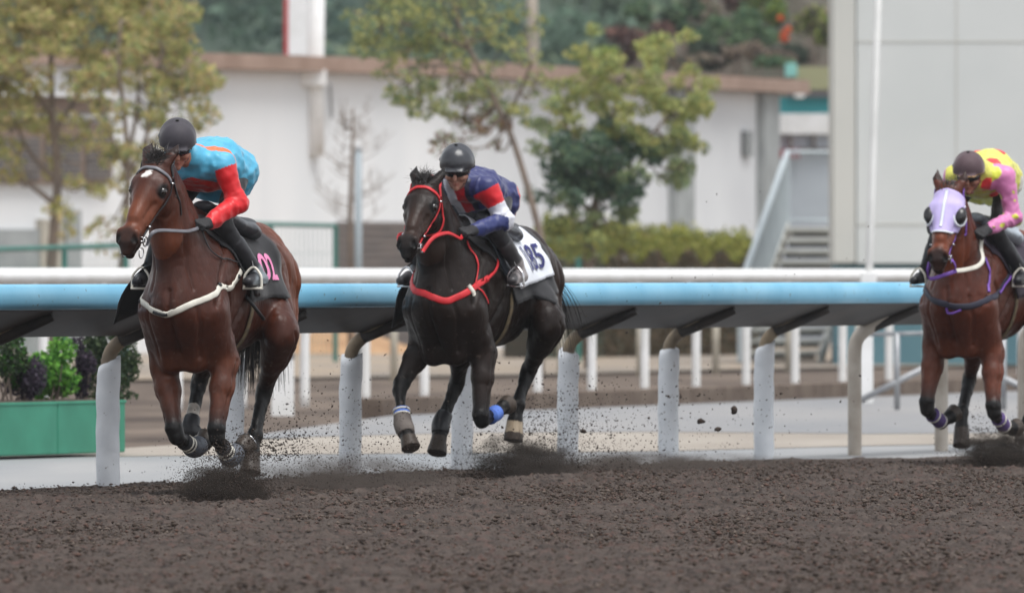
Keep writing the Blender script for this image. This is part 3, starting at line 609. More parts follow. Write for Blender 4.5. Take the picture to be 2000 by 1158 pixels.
# nearer shrubs on the bank behind the white building
o = make('bank', [(1.6, 236, -.1), (14, 236, -.1), (14, 264, 9.2), (5, 264, 9.0), (2.6, 262, 6.0)], [(0, 1, 2, 3, 4)], pmat('bank_earth', rgb(92, 84, 74), rgb(70, 70, 58), scale=1.2, rough=.95, bump=.5)); tag(o, kind='structure')
REDB = [(120, 88, 82), (100, 78, 76), (140, 104, 92), (84, 72, 70)]; GRB = [(96, 124, 92), (80, 108, 84), (116, 136, 98)]; DKB = [(58, 72, 60), (70, 80, 64), (52, 60, 56)]; LIM = [(150, 164, 78), (132, 150, 74)]; TAN = [(150, 134, 116), (128, 116, 104), (110, 98, 92)]
for k, (px, py, rx, ry, n, cols, lab) in enumerate(((1245, 80, 58, 36, 800, REDB, 'reddish brown bush above the roof edge'), (1170, 112, 40, 14, 300, LIM, 'low yellow-green bush at the roof edge left of the reddish one'), (1280, 105, 30, 26, 350, LIM, 'small bright yellow-green bush right of the reddish one'), (1250, 22, 30, 18, 350, GRB, 'dark green tuft high on the bank'),
        (1330, 50, 44, 50, 800, GRB+DKB, 'green bush in the middle of the bank'), (1430, 60, 62, 30, 800, GRB, 'spreading pale green bush left of the orange flowers'), (1400, 110, 50, 26, 600, DKB, 'very dark bush low behind the roof edge'), (1480, 16, 50, 28, 600, LIM+GRB[:1], 'lime green bush at the top of the bank'), (1440, 10, 30, 30, 300, REDB, 'purple-brown bush at the top of the bank'),
        (1470, 110, 60, 22, 600, TAN, 'dry tan twiggy bush under the orange flowers'), (1590, 50, 50, 40, 800, LIM+DKB[:1]+TAN[:1], 'olive bush next to the grey building'), (1580, 10, 44, 26, 500, DKB+REDB[:1], 'dark bush at the top right of the bank'), (1560, 100, 60, 24, 600, DKB, 'dark bush above the olive shed roof'), (1380, 20, 40, 30, 400, TAN+GRB[:1], 'greyish bush high in the middle of the bank'), (1500, 122, 44, 14, 350, GRB, 'small green bush just above the roof edge'), (1330, 118, 50, 16, 400, TAN+DKB[:1], 'grey-brown bush along the roof edge'))):
    Zb = 241+(130-py)*.16; c = at(px, py, Zb); s = Zb/F_PX; gz = max(-.1, (Zb-236)*.32)
    t = thing('bank_bush', (c.x, Zb, min(gz, c.z-.1)), lab, 'bush', 'bushes on the bank')
    C = np.concatenate([blobpts(rg, n//6, np.array(c)+rg.normal(size=3)*np.array([rx*s*.45, .3, ry*s*.4]), (rx*s*.5, rx*s*.5, ry*s*.6), .2) for _ in range(6)])
    V, Fq, cc = leaves(C, .17, colmix(rg, len(C), cols, .35), rg); make('foliage', V, Fq, M['leaf'], t, col=cc)
    mb = MB()
    for j in range(5): mb.tube([Vector((c.x+rg.uniform(-.1, .1), Zb, min(gz, c.z-.1)-.1)), c+Vector((rg.uniform(-.4, .4), 0, rg.uniform(-.1, .2)))], [.03, .012], 5)
    mb.build('stems', M['bark'], t)
c = at(1530, 62, 247); t = thing('flower_spray', (c.x, 246, c.z-.45), 'bright orange flower spray among the bushes', 'flowers')
C = np.concatenate([blobpts(rg, 60, at(1532, 72, 246), (.09, .1, .16), .1), blobpts(rg, 30, at(1524, 36, 246), (.06, .06, .06), .1), blobpts(rg, 25, at(1538, 58, 246), (.08, .1, .06), .1)])
V, Fq, cc = leaves(C, .09, colmix(rg, len(C), [(226, 104, 58), (208, 90, 52), (236, 124, 70)], .15), rg, asp=.8); make('blossom', V, Fq, M['leaf'], t, col=cc)
mb = MB(); mb.tube([c-Z_AX*.6, c+Z_AX*.3], [.02, .008], 5); mb.build('stem', M['bark'], t)
# ------------------------------------------------------------------ organic bodies: blended distance fields -> one continuous mesh
class Field:
    def __init__(s, lo, hi, h):
        s.lo = np.array(lo, float); s.h = h; s.n = np.ceil((np.array(hi)-s.lo)/h).astype(int)+1
        s.d = np.full(tuple(s.n), 0.6, dtype=np.float32)
    def sub(s, lo, hi):
        i0 = np.clip(np.floor((np.array(lo)-s.lo)/s.h).astype(int), 0, s.n-1); i1 = np.clip(np.ceil((np.array(hi)-s.lo)/s.h).astype(int)+1, 1, s.n)
        sl = tuple(slice(a, b) for a, b in zip(i0, i1))
        g = [s.lo[k]+s.h*np.arange(i0[k], i1[k]) for k in range(3)]
        X, Y, Z_ = np.meshgrid(*g, indexing='ij'); return sl, np.stack([X, Y, Z_], -1).astype(np.float32)
    def cone(s, a, b, ra, rb, k=.03, side=(0, 1, 0), op='add', cut=None, wr=0.0, wf=30.0):
        """tapered elliptical limb from a to b; ra/rb = r or (r_side, r_other)"""
        a = np.array(a, float); b = np.array(b, float); ra = ra if hasattr(ra, '__len__') else (ra, ra); rb = rb if hasattr(rb, '__len__') else (rb, rb)
        m = max(max(ra), max(rb))+k+.03
        sl, P = s.sub(np.minimum(a, b)-m, np.maximum(a, b)+m)
        if P.size == 0: return
        ba = b-a; L2 = max(ba@ba, 1e-9); ax = ba/math.sqrt(L2) if L2 > 1e-8 else np.array([1., 0, 0])
        sd = np.array(side, float); sd = sd-ax*(sd@ax); nl = np.linalg.norm(sd)
        if nl < 1e-4: sd = np.array([ax[1], -ax[0], 0])+1e-6; nl = np.linalg.norm(sd)
        sd /= nl; ot = np.cross(ax, sd)
        Q = P-a; t = np.clip((Q@ba)/L2, 0, 1); D = Q-t[..., None]*ba
        rs = ra[0]+(rb[0]-ra[0])*t; ro = ra[1]+(rb[1]-ra[1])*t
        e = np.sqrt((D@sd/rs)**2+(D@ot/ro)**2+((D@ax)/np.minimum(rs, ro))**2); dd = (e-1)*np.minimum(rs, ro)
        if wr:
            sh = P.shape[:3]; dd = dd+wr*noise3(P.reshape(-1, 3)*np.array([1, 1, 1.]), 9, wf).reshape(sh)
        if cut is not None:
            o_, n_ = cut; dd = np.maximum(dd, (P-np.array(o_))@np.array(n_))
        s.blend(sl, dd, k, op)
    def blend(s, sl, dd, k, op):
        A = s.d[sl]
        if op == 'add':
            if k > 0: h = np.clip(.5+.5*(A-dd)/k, 0, 1); s.d[sl] = A*(1-h)+dd*h-k*h*(1-h)
            else: s.d[sl] = np.minimum(A, dd)
        elif op == 'cut':
            dd = -dd
            if k > 0: h = np.clip(.5-.5*(A-dd)/k, 0, 1); s.d[sl] = A*(1-h)+dd*h+k*h*(1-h)
            else: s.d[sl] = np.maximum(A, dd)
    def chain(s, pts, rs, k=.02, side=(0, 1, 0), **kw):
        for i in range(len(pts)-1): s.cone(pts[i], pts[i+1], rs[i], rs[i+1], k, side, **kw)
    def mesh(s, smooth=2):
        d, h = s.d, s.h; ins = d < 0
        c = [ins[i:ins.shape[0]-1+i, j:ins.shape[1]-1+j, k:ins.shape[2]-1+k] for i in (0, 1) for j in (0, 1) for k in (0, 1)]
        cnt = sum(x.astype(np.int8) for x in c); act = (cnt > 0) & (cnt < 8); ix = np.argwhere(act)
        vid = np.full(act.shape, -1, np.int64); vid[tuple(ix.T)] = np.arange(len(ix))
        off = np.array([(i, j, k) for i in (0, 1) for j in (0, 1) for k in (0, 1)])
        vals = np.stack([d[ix[:, 0]+o_[0], ix[:, 1]+o_[1], ix[:, 2]+o_[2]] for o_ in off], 1)
        P = np.zeros((len(ix), 3)); N = np.zeros(len(ix))
        for p in range(8):
            for q in range(p+1, 8):
                if np.abs(off[p]-off[q]).sum() != 1: continue
                a, b = vals[:, p], vals[:, q]; m = (a < 0) != (b < 0); t = a[m]/(a[m]-b[m])
                P[m] += off[p]+t[:, None]*(off[q]-off[p]); N[m] += 1
        V = s.lo+(ix+P/N[:, None])*h; F = []
        for ax in range(3):
            o1, o2 = [(1, 2), (2, 0), (0, 1)][ax]; n0 = np.zeros(3, int); n0[ax] = 1
            A = ins; sl0 = [slice(None)]*3; sl1 = [slice(None)]*3; sl0[ax] = slice(0, -1); sl1[ax] = slice(1, None)
            ch = A[tuple(sl0)] != A[tuple(sl1)]; e = np.argwhere(ch)
            e = e[(e[:, o1] > 0) & (e[:, o2] > 0) & (e[:, o1] < s.n[o1]-1) & (e[:, o2] < s.n[o2]-1)]
            u = np.zeros(3, int); u[o1] = 1; w = np.zeros(3, int); w[o2] = 1
            q = np.stack([vid[tuple((e-u-w).T)], vid[tuple((e-w).T)], vid[tuple(e.T)], vid[tuple((e-u).T)]], 1)
            fl = A[tuple(e.T)]; q[~fl] = q[~fl][:, ::-1]; F.append(q)
        F = np.concatenate(F); F = F[(F >= 0).all(1)]
        for it in range(smooth):
            lam = .5
            S_ = np.zeros_like(V); c_ = np.zeros(len(V))
            for a in range(4):
                b = (a+1) % 4; np.add.at(S_, F[:, a], V[F[:, b]]); np.add.at(c_, F[:, a], 1); np.add.at(S_, F[:, b], V[F[:, a]]); np.add.at(c_, F[:, b], 1)
            V = V+lam*(S_/np.maximum(c_, 1)[:, None]-V)
        return V, F
def segd(V, a, b):
    a = np.array(a); ba = np.array(b)-a; t = np.clip((V-a)@ba/max(ba@ba, 1e-9), 0, 1); return np.linalg.norm(V-a-t[:, None]*ba, axis=1), t
def sstep(x, a, b): t = np.clip((x-a)/(b-a), 0, 1); return t*t*(3-2*t)

class Frame:                                         # a galloping pair's own axes: x forward, y to its left, z up
    def __init__(s, theta, px, x_ref, Z):
        s.th = theta; s.h = Vector((-math.sin(theta), -math.cos(theta), 0)); s.l = Vector((math.cos(theta), -math.sin(theta), 0))
        P = Vector(((px-1000)/F_PX*Z, Z, 0)); s.o = P-s.h*x_ref
        s.rot = (0, 0, math.atan2(s.h.y, s.h.x))
    def __call__(s, px, py, x):                      # the point in the plane x that the photo shows at px,py
        k = (px-1000)/F_PX; y = (k*(s.o.y+s.h.y*x)-(s.o.x+s.h.x*x))/(s.l.x-k*s.l.y)
        Z = s.o.y+s.h.y*x+s.l.y*y
        return np.array([x, y, CAM_H-(py-HZ)/F_PX*Z])

TORSO = [(.82, 1.14, .13, .12), (.72, 1.16, .24, .19), (.52, 1.18, .36, .225), (.30, 1.21, .40, .24), (.05, 1.20, .37, .25), (-.22, 1.22, .35, .258), (-.45, 1.28, .315, .245), (-.65, 1.34, .29, .24), (-.84, 1.31, .24, .21), (-.96, 1.27, .12, .12)]
def build_horse(fr, spec, name, label, group):
    root = thing(name, fr.o, label, 'horse', group, fr.rot)
    f = Field((-1.35, -.62, -.02), (1.75, .62, 2.35), .0095)
    J = {k: [fr(*p) for p in v] for k, v in spec['legs'].items()}
    # trunk
    f.chain([(x, 0, z) for x, z, a, b in TORSO], [(b, a) for x, z, a, b in TORSO], .05)
    f.cone((.30, 0, 1.52), (-.05, 0, 1.50), (.05, .09), (.05, .06), .08)                     # withers
    f.cone((-.40, 0, 1.52), (-.75, 0, 1.53), (.10, .10), (.08, .09), .08)
    for s in (-1, 1):
        f.cone((.28, s*.14, 1.46), (.66, s*.165, 1.13), (.075, .15), (.10, .14), .05)        # shoulder
        f.cone((.66, s*.155, 1.12), (.50, s*.165, .93), (.09, .12), (.085, .11), .04)        # upper arm
        f.cone((.76, s*.075, 1.08), (.62, s*.075, .82), (.10, .10), (.085, .10), .07)                     # breast muscle
        f.cone((.50, s*.13, 1.40), (.20, s*.17, 1.25), .09, .10, .06)                        # triceps
        f.cone((-.45, s*.10, 1.40), (-.80, s*.10, 1.30), .155, .16, .05)                      # croup
        f.cone((-.80, s*.13, 1.26), (-.72, s*.15, 1.0), (.115, .15), (.10, .13), .05)        # buttock
    # fore legs: elbow, knee, fetlock, coronet, toe
    for leg in ('FR', 'FL'):
        e, kn, fe, co, to = J[leg]; s = -1 if leg == 'FR' else 1
        sh = np.array([.64, s*.17, 1.10]); ab = e+(kn-e)*.35
        f.cone(sh, e, (.10, .13), (.085, .105), .05); f.cone(e, ab, (.082, .10), (.074, .088), .04); f.cone(ab, kn+(e-kn)*.12, (.074, .088), (.051, .054), .03)
        f.cone(e+np.array([.03, s*.02, -.02]), ab+np.array([.025, s*.012, 0]), .055, .045, .04)
        f.cone(kn+(e-kn)*.10, kn+(fe-kn)*.10, (.056, .058), (.050, .051), .025)              # knee
        f.cone(kn+(fe-kn)*.1, kn+(fe-kn)*.3, (.046, .048), (.036, .045), .02); f.cone(kn+(fe-kn)*.3, fe, (.035, .045), (.038, .047), .02)
        f.cone(fe, fe, .050, .050, .02); f.cone(fe, co, (.040, .044), (.050, .050), .02)
        n_ = (to-co)/np.linalg.norm(to-co); f.cone(co, to+n_*.03, (.053, .055), (.072, .076), .008, cut=(to, n_))
    # hind legs: stifle, hock, fetlock, coronet, toe
    for leg in ('HR', 'HL'):
        st, hk, fe, co, to = J[leg]; s = -1 if leg == 'HR' else 1; hip = np.array([-.60, s*.135, 1.24])
        f.cone(hip, st, (.125, .23), (.095, .14), .05); f.cone((-.80, s*.13, 1.10), st+(hk-st)*.30, (.10, .13), (.08, .10), .06)
        mid = st+(hk-st)*.45; f.cone(st, mid, (.10, .14), (.078, .105), .05); f.cone(mid, hk+(st-hk)*.1, (.076, .102), (.048, .066), .03)
        back = np.cross(np.array([0, 1., 0]), (fe-hk)/np.linalg.norm(fe-hk)); back = back if back[0] < 0 else -back
        ph = hk+back*.045+(st-hk)/np.linalg.norm(st-hk)*.045
        f.cone(hk, hk+(fe-hk)*.14, (.050, .068), (.045, .058), .025); f.cone(ph, hk+back*.02, .026, .034, .02); f.cone(ph, mid+back*.05, .022, .03, .03)
        f.cone(hk+(fe-hk)*.12, hk+(fe-hk)*.35, (.047, .058), (.040, .049), .02); f.cone(hk+(fe-hk)*.35, fe, (.040, .049), (.042, .051), .02)
        f.cone(fe, fe, .051, .051, .02); f.cone(fe, co, (.041, .045), (.051, .051), .02)
        n_ = (to-co)/np.linalg.norm(to-co); f.cone(co, to+n_*.03, (.054, .056), (.072, .076), .008, cut=(to, n_))
    # head axes
    P = fr(*spec['poll']); Mz = fr(*spec['muzzle']); a = (Mz-P); HL = np.linalg.norm(a); a = a/HL
    yaw = R(spec.get('yaw', 0)); sd = np.array([math.sin(-yaw)*-1, math.cos(yaw), spec.get('roll', 0)]); sd = sd-a*(sd@a); sd /= np.linalg.norm(sd)
    up = np.cross(a, sd); up = up if up[0] > 0 else -up                                      # forehead normal
    K = HL/.63
    KS, KN = 1.20, 1.10
    hp = lambda t, n=0., y=0.: P+(a*t+up*n*KN+sd*y*KS)*K
    sc = lambda r: (r[0]*K*KS, r[1]*K*KN) if hasattr(r, '__len__') else r*K
    hc = lambda p, q, r1, r2, k=.03, **kw: f.cone(hp(*p), hp(*q), sc(r1), sc(r2), k*K, side=sd, **kw)
    # neck
    nb0 = np.array([.50, 0, 1.26]); n3 = hp(.02, -.09); n2 = hp(.10, -.15)
    nm = .5*(nb0+hp(.05, -.12))+np.array([.02, 0, .03]); nq = .25*nb0+.75*hp(.05, -.12)+np.array([.0, 0, .02])
    f.chain([nb0, nm, nq, hp(.05, -.115)], [(.215, .28), (.128, .185), (.102, .155), (.092, .125)], .06)
    f.chain([np.array([.12, 0, 1.60]), .5*(np.array([.2, 0, 1.62])+hp(0, -.06))+np.array([.02, 0, -.09]), hp(-.01, -.05)], [(.05, .08), (.042, .06), (.05, .05)], .07)   # crest
    f.chain([np.array([.74, 0, 1.16]), .5*(np.array([.80, 0, 1.2])+hp(.10, -.20))+np.array([.0, 0, 0]), hp(.06, -.17)], [(.13, .13), (.075, .075), (.05, .06)], .06)           # throat line
    for s in (-1, 1): f.cone(np.array([.60, s*.12, 1.30]), nq+np.array([0, s*.035, 0])*1.0, (.06, .15), (.04, .08), .05)
    # skull
    hc((.03, -.075), (.16, -.085), (.080, .075), (.095, .088), .04); hc((.16, -.085), (.24, -.09), (.092, .086), (.084, .082), .03)
    hc((.24, -.088), (.40, -.082), (.076, .078), (.053, .066), .03); hc((.40, -.082), (.54, -.076), (.052, .064), (.052, .056), .03)
    hc((.17, -.015), (.44, -.022), (.040, .02), (.026, .02), .03)                             # nose bone
    hc((.18, -.185), (.40, -.130), (.060, .062), (.040, .042), .04)                           # lower jaw
    for s in (-1, 1):
        hc((.155, -.165, s*.052), (.22, -.175, s*.050), (.030, .095), (.028, .070), .025)      # cheek
        hc((.15, -.045, s*.072), (.205, -.05, s*.078), .028, .030, .025)                       # brow
        hc((.245, -.085, s*.072), (.37, -.098, s*.052), .018, .012, .025)                      # facial crest
        hc((.200, -.055, s*.108), (.212, -.057, s*.108), .032, .030, .015, op='cut')            # eye socket
        hc((.175, -.05, s*.093), (.225, -.062, s*.090), .012, .011, .012)                      # upper lid
        hc((.178, -.088, s*.088), (.222, -.09, s*.086), .010, .010, .012)
        hc((.545, -.036, s*.042), (.595, -.052, s*.046), .027, .025, .02)                       # nostril wing
        hc((.57, -.090, s*.028), (.62, -.10, s*.018), .030, .022, .02)
    hc((.53, -.062), (.585, -.072), (.054, .046), (.047, .042), .02); hc((.585, -.072), (.650, -.098), (.044, .036), (.030, .020), .02)                           # muzzle
    hc((.56, -.125), (.640, -.142), (.036, .027), (.026, .016), .015)                           # lower lip
    hc((.46, -.125), (.56, -.126), (.036, .032), (.034, .028), .03)
    for s in (-1, 1):
        hc((.578, -.004, s*.054), (.625, -.034, s*.058), (.019, .024), (.016, .022), .008, op='cut')
        hc((.585, -.030, s*.046), (.602, -.045, s*.050), .016, .014, .008, op='cut')
        hc((.520, -.108, s*.066), (.612, -.112, s*.034), .007, .006, .008, op='cut')           # mouth line
        hc((.32, -.16, s*.068), (.44, -.115, s*.060), .008, .006, .02, op='cut')               # cheek hollow
    hc((.648, -.124, -.034), (.648, -.124, .034), .010, .010, .006, op='cut')
    # ears
    for s in (-1, 1):
        tl, tn, ty = spec.get('ear', (-.175, -.02, .075)); b0 = hp(.01, -.035, s*.050); m0 = hp(tl*.5, -.02+tn*.3, s*(.055+(ty-.05)*.75)); t0 = hp(tl, tn, s*ty)
        f.cone(b0, m0, (.036*K, .028*K), (.037*K, .026*K), .02, side=sd); f.cone(m0, t0, (.036*K, .024*K), (.006, .006), .01, side=sd)
        c0 = hp(tl*.28, .008, s*.062); c1 = hp(tl*.75, tn*.6+.012, s*(ty*.95)); f.cone(c0, c1, (.020*K, .016*K), (.011*K, .010*K), .008, side=sd, op='cut')
    V, F = f.mesh(1)
    # muscle furrows, tendons and veins pressed into the finished surface
    def vnorm():
        n = np.zeros_like(V); fn = np.cross(V[F[:, 2]]-V[F[:, 0]], V[F[:, 3]]-V[F[:, 1]])
        for q in range(4): np.add.at(n, F[:, q], fn)
        return n/np.maximum(np.linalg.norm(n, axis=1), 1e-9)[:, None]
    NV = vnorm(); disp = np.zeros(len(V))
    def furrow(pts, depth, w, both=True):
        P_ = [Vector(p) for p in pts]; P_ = smooth_path(P_, 5)
        for s in ((1, -1) if both else (1,)):
            Q = []
            for p in P_:
                p = np.array(p)*np.array([1, s, 1]); Q.append(V[np.argmin(((V-p)**2).sum(1))])
            best_ = np.full(len(V), 9.)
            for a_, b_ in zip(Q[:-1], Q[1:]): best_ = np.minimum(best_, segd(V, a_, b_+1e-6)[0])
            disp[:] -= depth*np.exp(-(best_/w)**2)
    furrow([(.36, .13, 1.54), (.56, .20, 1.36), (.72, .22, 1.14)], .014, .022); furrow([(.30, .22, 1.48), (.20, .27, 1.24), (.36, .25, 1.0)], .013, .026)
    furrow([(.56, .24, 1.26), (.46, .25, 1.10), (.56, .23, .96)], .013, .02); furrow([(.90, 0, 1.22), (.88, 0, 1.05), (.76, 0, .84)], .016, .02, False)
    furrow([(.84, .14, 1.16), (.80, .16, 1.0), (.70, .12, .84)], .010, .018); furrow([(-.34, .26, 1.48), (-.42, .25, 1.25), (-.36, .22, 1.02)], .014, .035)
    furrow([(-.50, .25, 1.50), (-.60, .28, 1.30), (-.56, .27, 1.10)], .010, .025); furrow([(-.76, .25, 1.40), (-.78, .25, 1.15), (-.70, .22, .95)], .011, .022)
    for i in range(7): furrow([(.14-.075*i, .27, 1.42), (.10-.075*i, .29, 1.2), (.13-.075*i, .24, 1.0)], .0035, .014)
    for s in (-1, 1):
        jg = nq+np.array([.05, s*.09, -.02]); furrow([hp(.12, -.2, s*.07), jg, np.array([.84, s*.12, 1.24])], .010, .018, False)
        furrow([hp(.25, -.085, s*.085), hp(.33, -.105, s*.07), hp(.44, -.10, s*.06)], -.006, .008, False); furrow([hp(.30, -.06, s*.07), hp(.42, -.05, s*.05)], .006, .016, False); furrow([hp(.14, -.19, s*.08), hp(.24, -.24, s*.07), hp(.34, -.19, s*.055)], .005, .012, False)
        furrow([nq+np.array([.0, s*.1, .06]), nm+np.array([-.02, s*.12, .02]), np.array([.52, s*.17, 1.42])], .007, .02, False)
    for leg, js in J.items():
        s = -1 if leg[1] == 'R' else 1; a_, b_ = (js[0], js[1]); c_ = js[2]; o_ = np.array([.03, s*.06, 0]); furrow([a_+o_, a_+(b_-a_)*.5+o_*.8, a_+(b_-a_)*.85+o_*.5], .007, .012, False); o2 = np.array([-.03, s*.06, 0]); furrow([a_+(b_-a_)*.1+o2, a_+(b_-a_)*.6+o2*.8], .007, .012, False)
        furrow([b_+(c_-b_)*.15+o2*.5, b_+(c_-b_)*.9+o2*.5], .006, .008, False); furrow([a_+(b_-a_)*.2+np.array([0, s*.07, 0]), a_+(b_-a_)*.75+np.array([.02, s*.05, 0])], -.0035, .006, False)
    rid = 1-np.abs(noise3(V*np.array([1, 1, .7]), 41, 9)); rid2 = 1-np.abs(noise3(V*np.array([.8, 1, 1]), 42, 20)); disp -= (.0035*rid**3+.0018*rid2**3)*(np.linalg.norm(V-hp(.3, -.08), axis=1) > .36)
    V = V+NV*disp[:, None]*1.3
    # coat: colour by region
    co = spec['coat']; base = np.array(rgb(*co['body'])); blk = np.array(rgb(*co['point'])); wht = np.array(rgb(206, 198, 188))
    n1 = noise3(V, 1, 4.5)*.6+noise3(V, 2, 11)*.35+noise3(V*np.array([1, 1, .5]), 4, 40)*.3
    c = base[None]*(1+.16*n1[:, None]); w = np.zeros(len(V))
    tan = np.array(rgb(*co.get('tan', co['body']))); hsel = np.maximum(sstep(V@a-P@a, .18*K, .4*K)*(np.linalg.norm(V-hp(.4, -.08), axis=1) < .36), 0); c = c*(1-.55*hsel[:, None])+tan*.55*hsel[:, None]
    warm = np.maximum(sstep(V[:, 0], -.30, -.75)*sstep(V[:, 2], .85, 1.15), (V[:, 0] > .2)*sstep(V[:, 2], .92, .78))*(.45+.3*n1); warm = np.clip(warm, 0, .8)*co.get('warm', 1); c = c*(1-warm[:, None])+tan*warm[:, None]  # rump and forearms: bay variation, with lit contrast put into the colour
    belly = sstep(V[:, 2], 1.05, .78)*(V[:, 0] > -.6); c = c*(1-.25*belly[:, None])+blk*.25*belly[:, None]  # blended darker low on the body
    hoofc = np.array(rgb(70, 62, 56)); marks = spec.get('socks', {}); best = np.full(len(V), 9.); hoofm = np.zeros(len(V), bool); white = np.zeros(len(V))
    for leg, js in J.items():
        segs = list(zip(js[:-1], js[1:])); 
        d0, t0 = segd(V, *segs[0]); legm = np.where((d0 < .13) & (V[:, 2] < 1.0), sstep(t0, co.get('k0', .55), co.get('k1', .95)), 0)
        for i, (p, q) in enumerate(segs[1:]):
            d, t = segd(V, p, q); hit = d < (.085 if i < 2 else .10); legm = np.maximum(legm, hit*1.0)
            if i == 2: hoofm |= (d < .09) & (t > .05) & (d < segd(V, segs[2][0], segs[2][1])[0]+.012)
            if leg in marks and i in (0, 1):
                t_on = marks[leg]; white = np.maximum(white, np.where(hit & ((t > t_on) if i == 0 else (t > 0)), 1, 0))
        w = np.maximum(w, legm)
    mz = sstep(segd(V, hp(.58, -.07), hp(.64, -.1))[0], .110*K, .070*K); w = np.maximum(w, mz*.86)
    er = (V-P)@a < -.05*K; w = np.maximum(w, er*.75*(np.linalg.norm(V-P, axis=1) < .3)); 
    eye = np.minimum(np.linalg.norm(V-hp(.206, -.058, .09), axis=1), np.linalg.norm(V-hp(.206, -.058, -.09), axis=1)); w = np.maximum(w, sstep(eye, .062, .036)*.92)
    nst = np.minimum(np.linalg.norm(V-hp(.600, -.035, .05), axis=1), np.linalg.norm(V-hp(.600, -.035, -.05), axis=1))
    w = w*(1+.15*n1); w = np.clip(w, 0, 1); c = c*(1-w[:, None])+blk*w[:, None]
    c = c*(1-sstep(nst, .036, .018)[:, None]*.88)
    white = white*np.clip(.8+.5*noise3(V, 8, 25), 0, 1); c = c*(1-white[:, None])+wht*white[:, None]
    c[hoofm] = hoofc*(1+.25*n1[hoofm][:, None]); 
    if spec.get('pale_hoof'):
        for leg in spec['pale_hoof']:
            d, t = segd(V, J[leg][3], J[leg][4]); mm = hoofm & (d < .09) & (t < .6); c[mm] = np.array(rgb(176, 160, 138))
    if spec.get('star'):
        for (t, y, r, ex) in spec['star']:
            q = V-hp(t, 0, y); qa = q@a; qs = q@sd; m = np.sqrt((qa*ex)**2+qs**2)+.012*noise3(V, 13, 60); up_ok = (V-hp(t, -.05, y))@up > 0; ss = sstep(m, r, r*.6)*up_ok; c = c*(1-ss[:, None])+np.array(rgb(226, 222, 218))*ss[:, None]
    # mud kicked up on lower parts
    mud = sstep(noise3(V, 21, 70)+.5*noise3(V, 22, 30), .75, 1.05)*sstep(V[:, 2], 1.5, .9)*.5; c = c*(1-mud[:, None])+np.array(rgb(112, 100, 92))*mud[:, None]
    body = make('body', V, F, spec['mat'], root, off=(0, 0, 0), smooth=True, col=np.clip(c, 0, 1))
    bvh = BVHTree.FromPolygons([tuple(v) for v in V.tolist()], F.tolist())
    # eyes
    for s in (-1, 1):
        mb = MB(); e = hp(.206, -.062, s*.083); mb.lathe(Vector(e), [(.029*K*math.sin(t), -.029*K*math.cos(t)) for t in np.linspace(.05, math.pi-.05, 12)], 16); mb.build('eye', M['eye'], root, smooth=True, off=(0, 0, 0))
    return dict(root=root, bvh=bvh, hp=hp, P=P, a=a, up=up, sd=sd, K=K, J=J, V=V, fr=fr)

M['eye'] = pmat('dark_wet_eye', rgb(26, 18, 14), rough=.06, spec=.8)
def coat_mat(name, rough=.41, spec=.28):
    m = pmat(name, (1, 1, 1), (.82, .80, .78), scale=40, rough=rough, attr='Col', bump=.35, bscale=120, spec=spec, stretch=(1, 1, .3), bdist=.006, rvar=.1)
    return m
# ------------------------------------------------------------------ the three horses
HG = 'racehorses galloping past the rail'
FR1 = Frame(R(17), 368, .55, 69.3); FR2 = Frame(R(21.5), 878, .55, 74.8); FR3 = Frame(R(20), 1880, .55, 81.0)
SPEC1 = dict(poll=(303, 307, 1.00), muzzle=(238, 468, 1.36), yaw=7, roll=-.05, ear=(-.15, -.05, .075),
    legs=dict(FR=[(322, 712, .50), (341, 850, .68), (378, 874, .42), (396, 867, .34), (405, 853, .27)],
              FL=[(440, 706, .50), (421, 852, .70), (449, 893, .46), (468, 878, .38), (484, 864, .31)],
              HL=[(550, 650, -.24), (516, 765, -.50), (498, 850, -.33), (491, 884, -.28), (488, 926, -.23)],
              HR=[(424, 650, -.10), (389, 745, -.28), (372, 836, -.05), (384, 856, -.06), (396, 868, -.11)]),
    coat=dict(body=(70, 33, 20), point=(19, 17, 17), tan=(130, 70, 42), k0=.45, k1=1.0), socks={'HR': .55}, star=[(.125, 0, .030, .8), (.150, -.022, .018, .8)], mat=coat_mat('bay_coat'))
SPEC2 = dict(poll=(829, 350, 1.00), muzzle=(789, 477, 1.40), yaw=-5, ear=(-.16, -.03, .085),
    legs=dict(FR=[(828, 672, .50), (779, 757, .75), (787, 826, .86), (796, 853, .93), (803, 876, .96)],
              FL=[(945, 690, .48), (938, 824, .64), (969, 806, .38), (983, 795, .29), (994, 788, .22)],
              HR=[(905, 650, -.20), (893, 748, -.45), (862, 825, -.25), (858, 852, -.20), (853, 886, -.15)],
              HL=[(1072, 632, -.26), (1032, 725, -.50), (1011, 790, -.30), (1006, 822, -.27), (1002, 862, -.24)]),
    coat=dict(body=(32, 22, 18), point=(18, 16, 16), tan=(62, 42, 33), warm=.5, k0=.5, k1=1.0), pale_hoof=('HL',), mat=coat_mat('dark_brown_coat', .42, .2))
SPEC3 = dict(poll=(1852, 362, 1.00), muzzle=(1827, 506, 1.34), yaw=-6, ear=(-.15, -.02, .085),
    legs=dict(FR=[(1828, 672, .50), (1808, 797, .68), (1838, 825, .44), (1856, 813, .36), (1867, 804, .30)],
              FL=[(1938, 690, .50), (1940, 804, .68), (1962, 833, .45), (1977, 837, .37), (1987, 834, .30)],
              HR=[(1912, 640, -.12), (1893, 742, -.38), (1879, 805, -.18), (1878, 835, -.14), (1878, 872, -.10)],
              HL=[(2040, 640, -.30), (2030, 750, -.50), (2010, 820, -.30), (2002, 842, -.28), (1998, 864, -.25)]),
    coat=dict(body=(84, 38, 22), point=(19, 17, 17), tan=(132, 68, 40), k0=.55, k1=1.0), mat=coat_mat('red_bay_coat'))
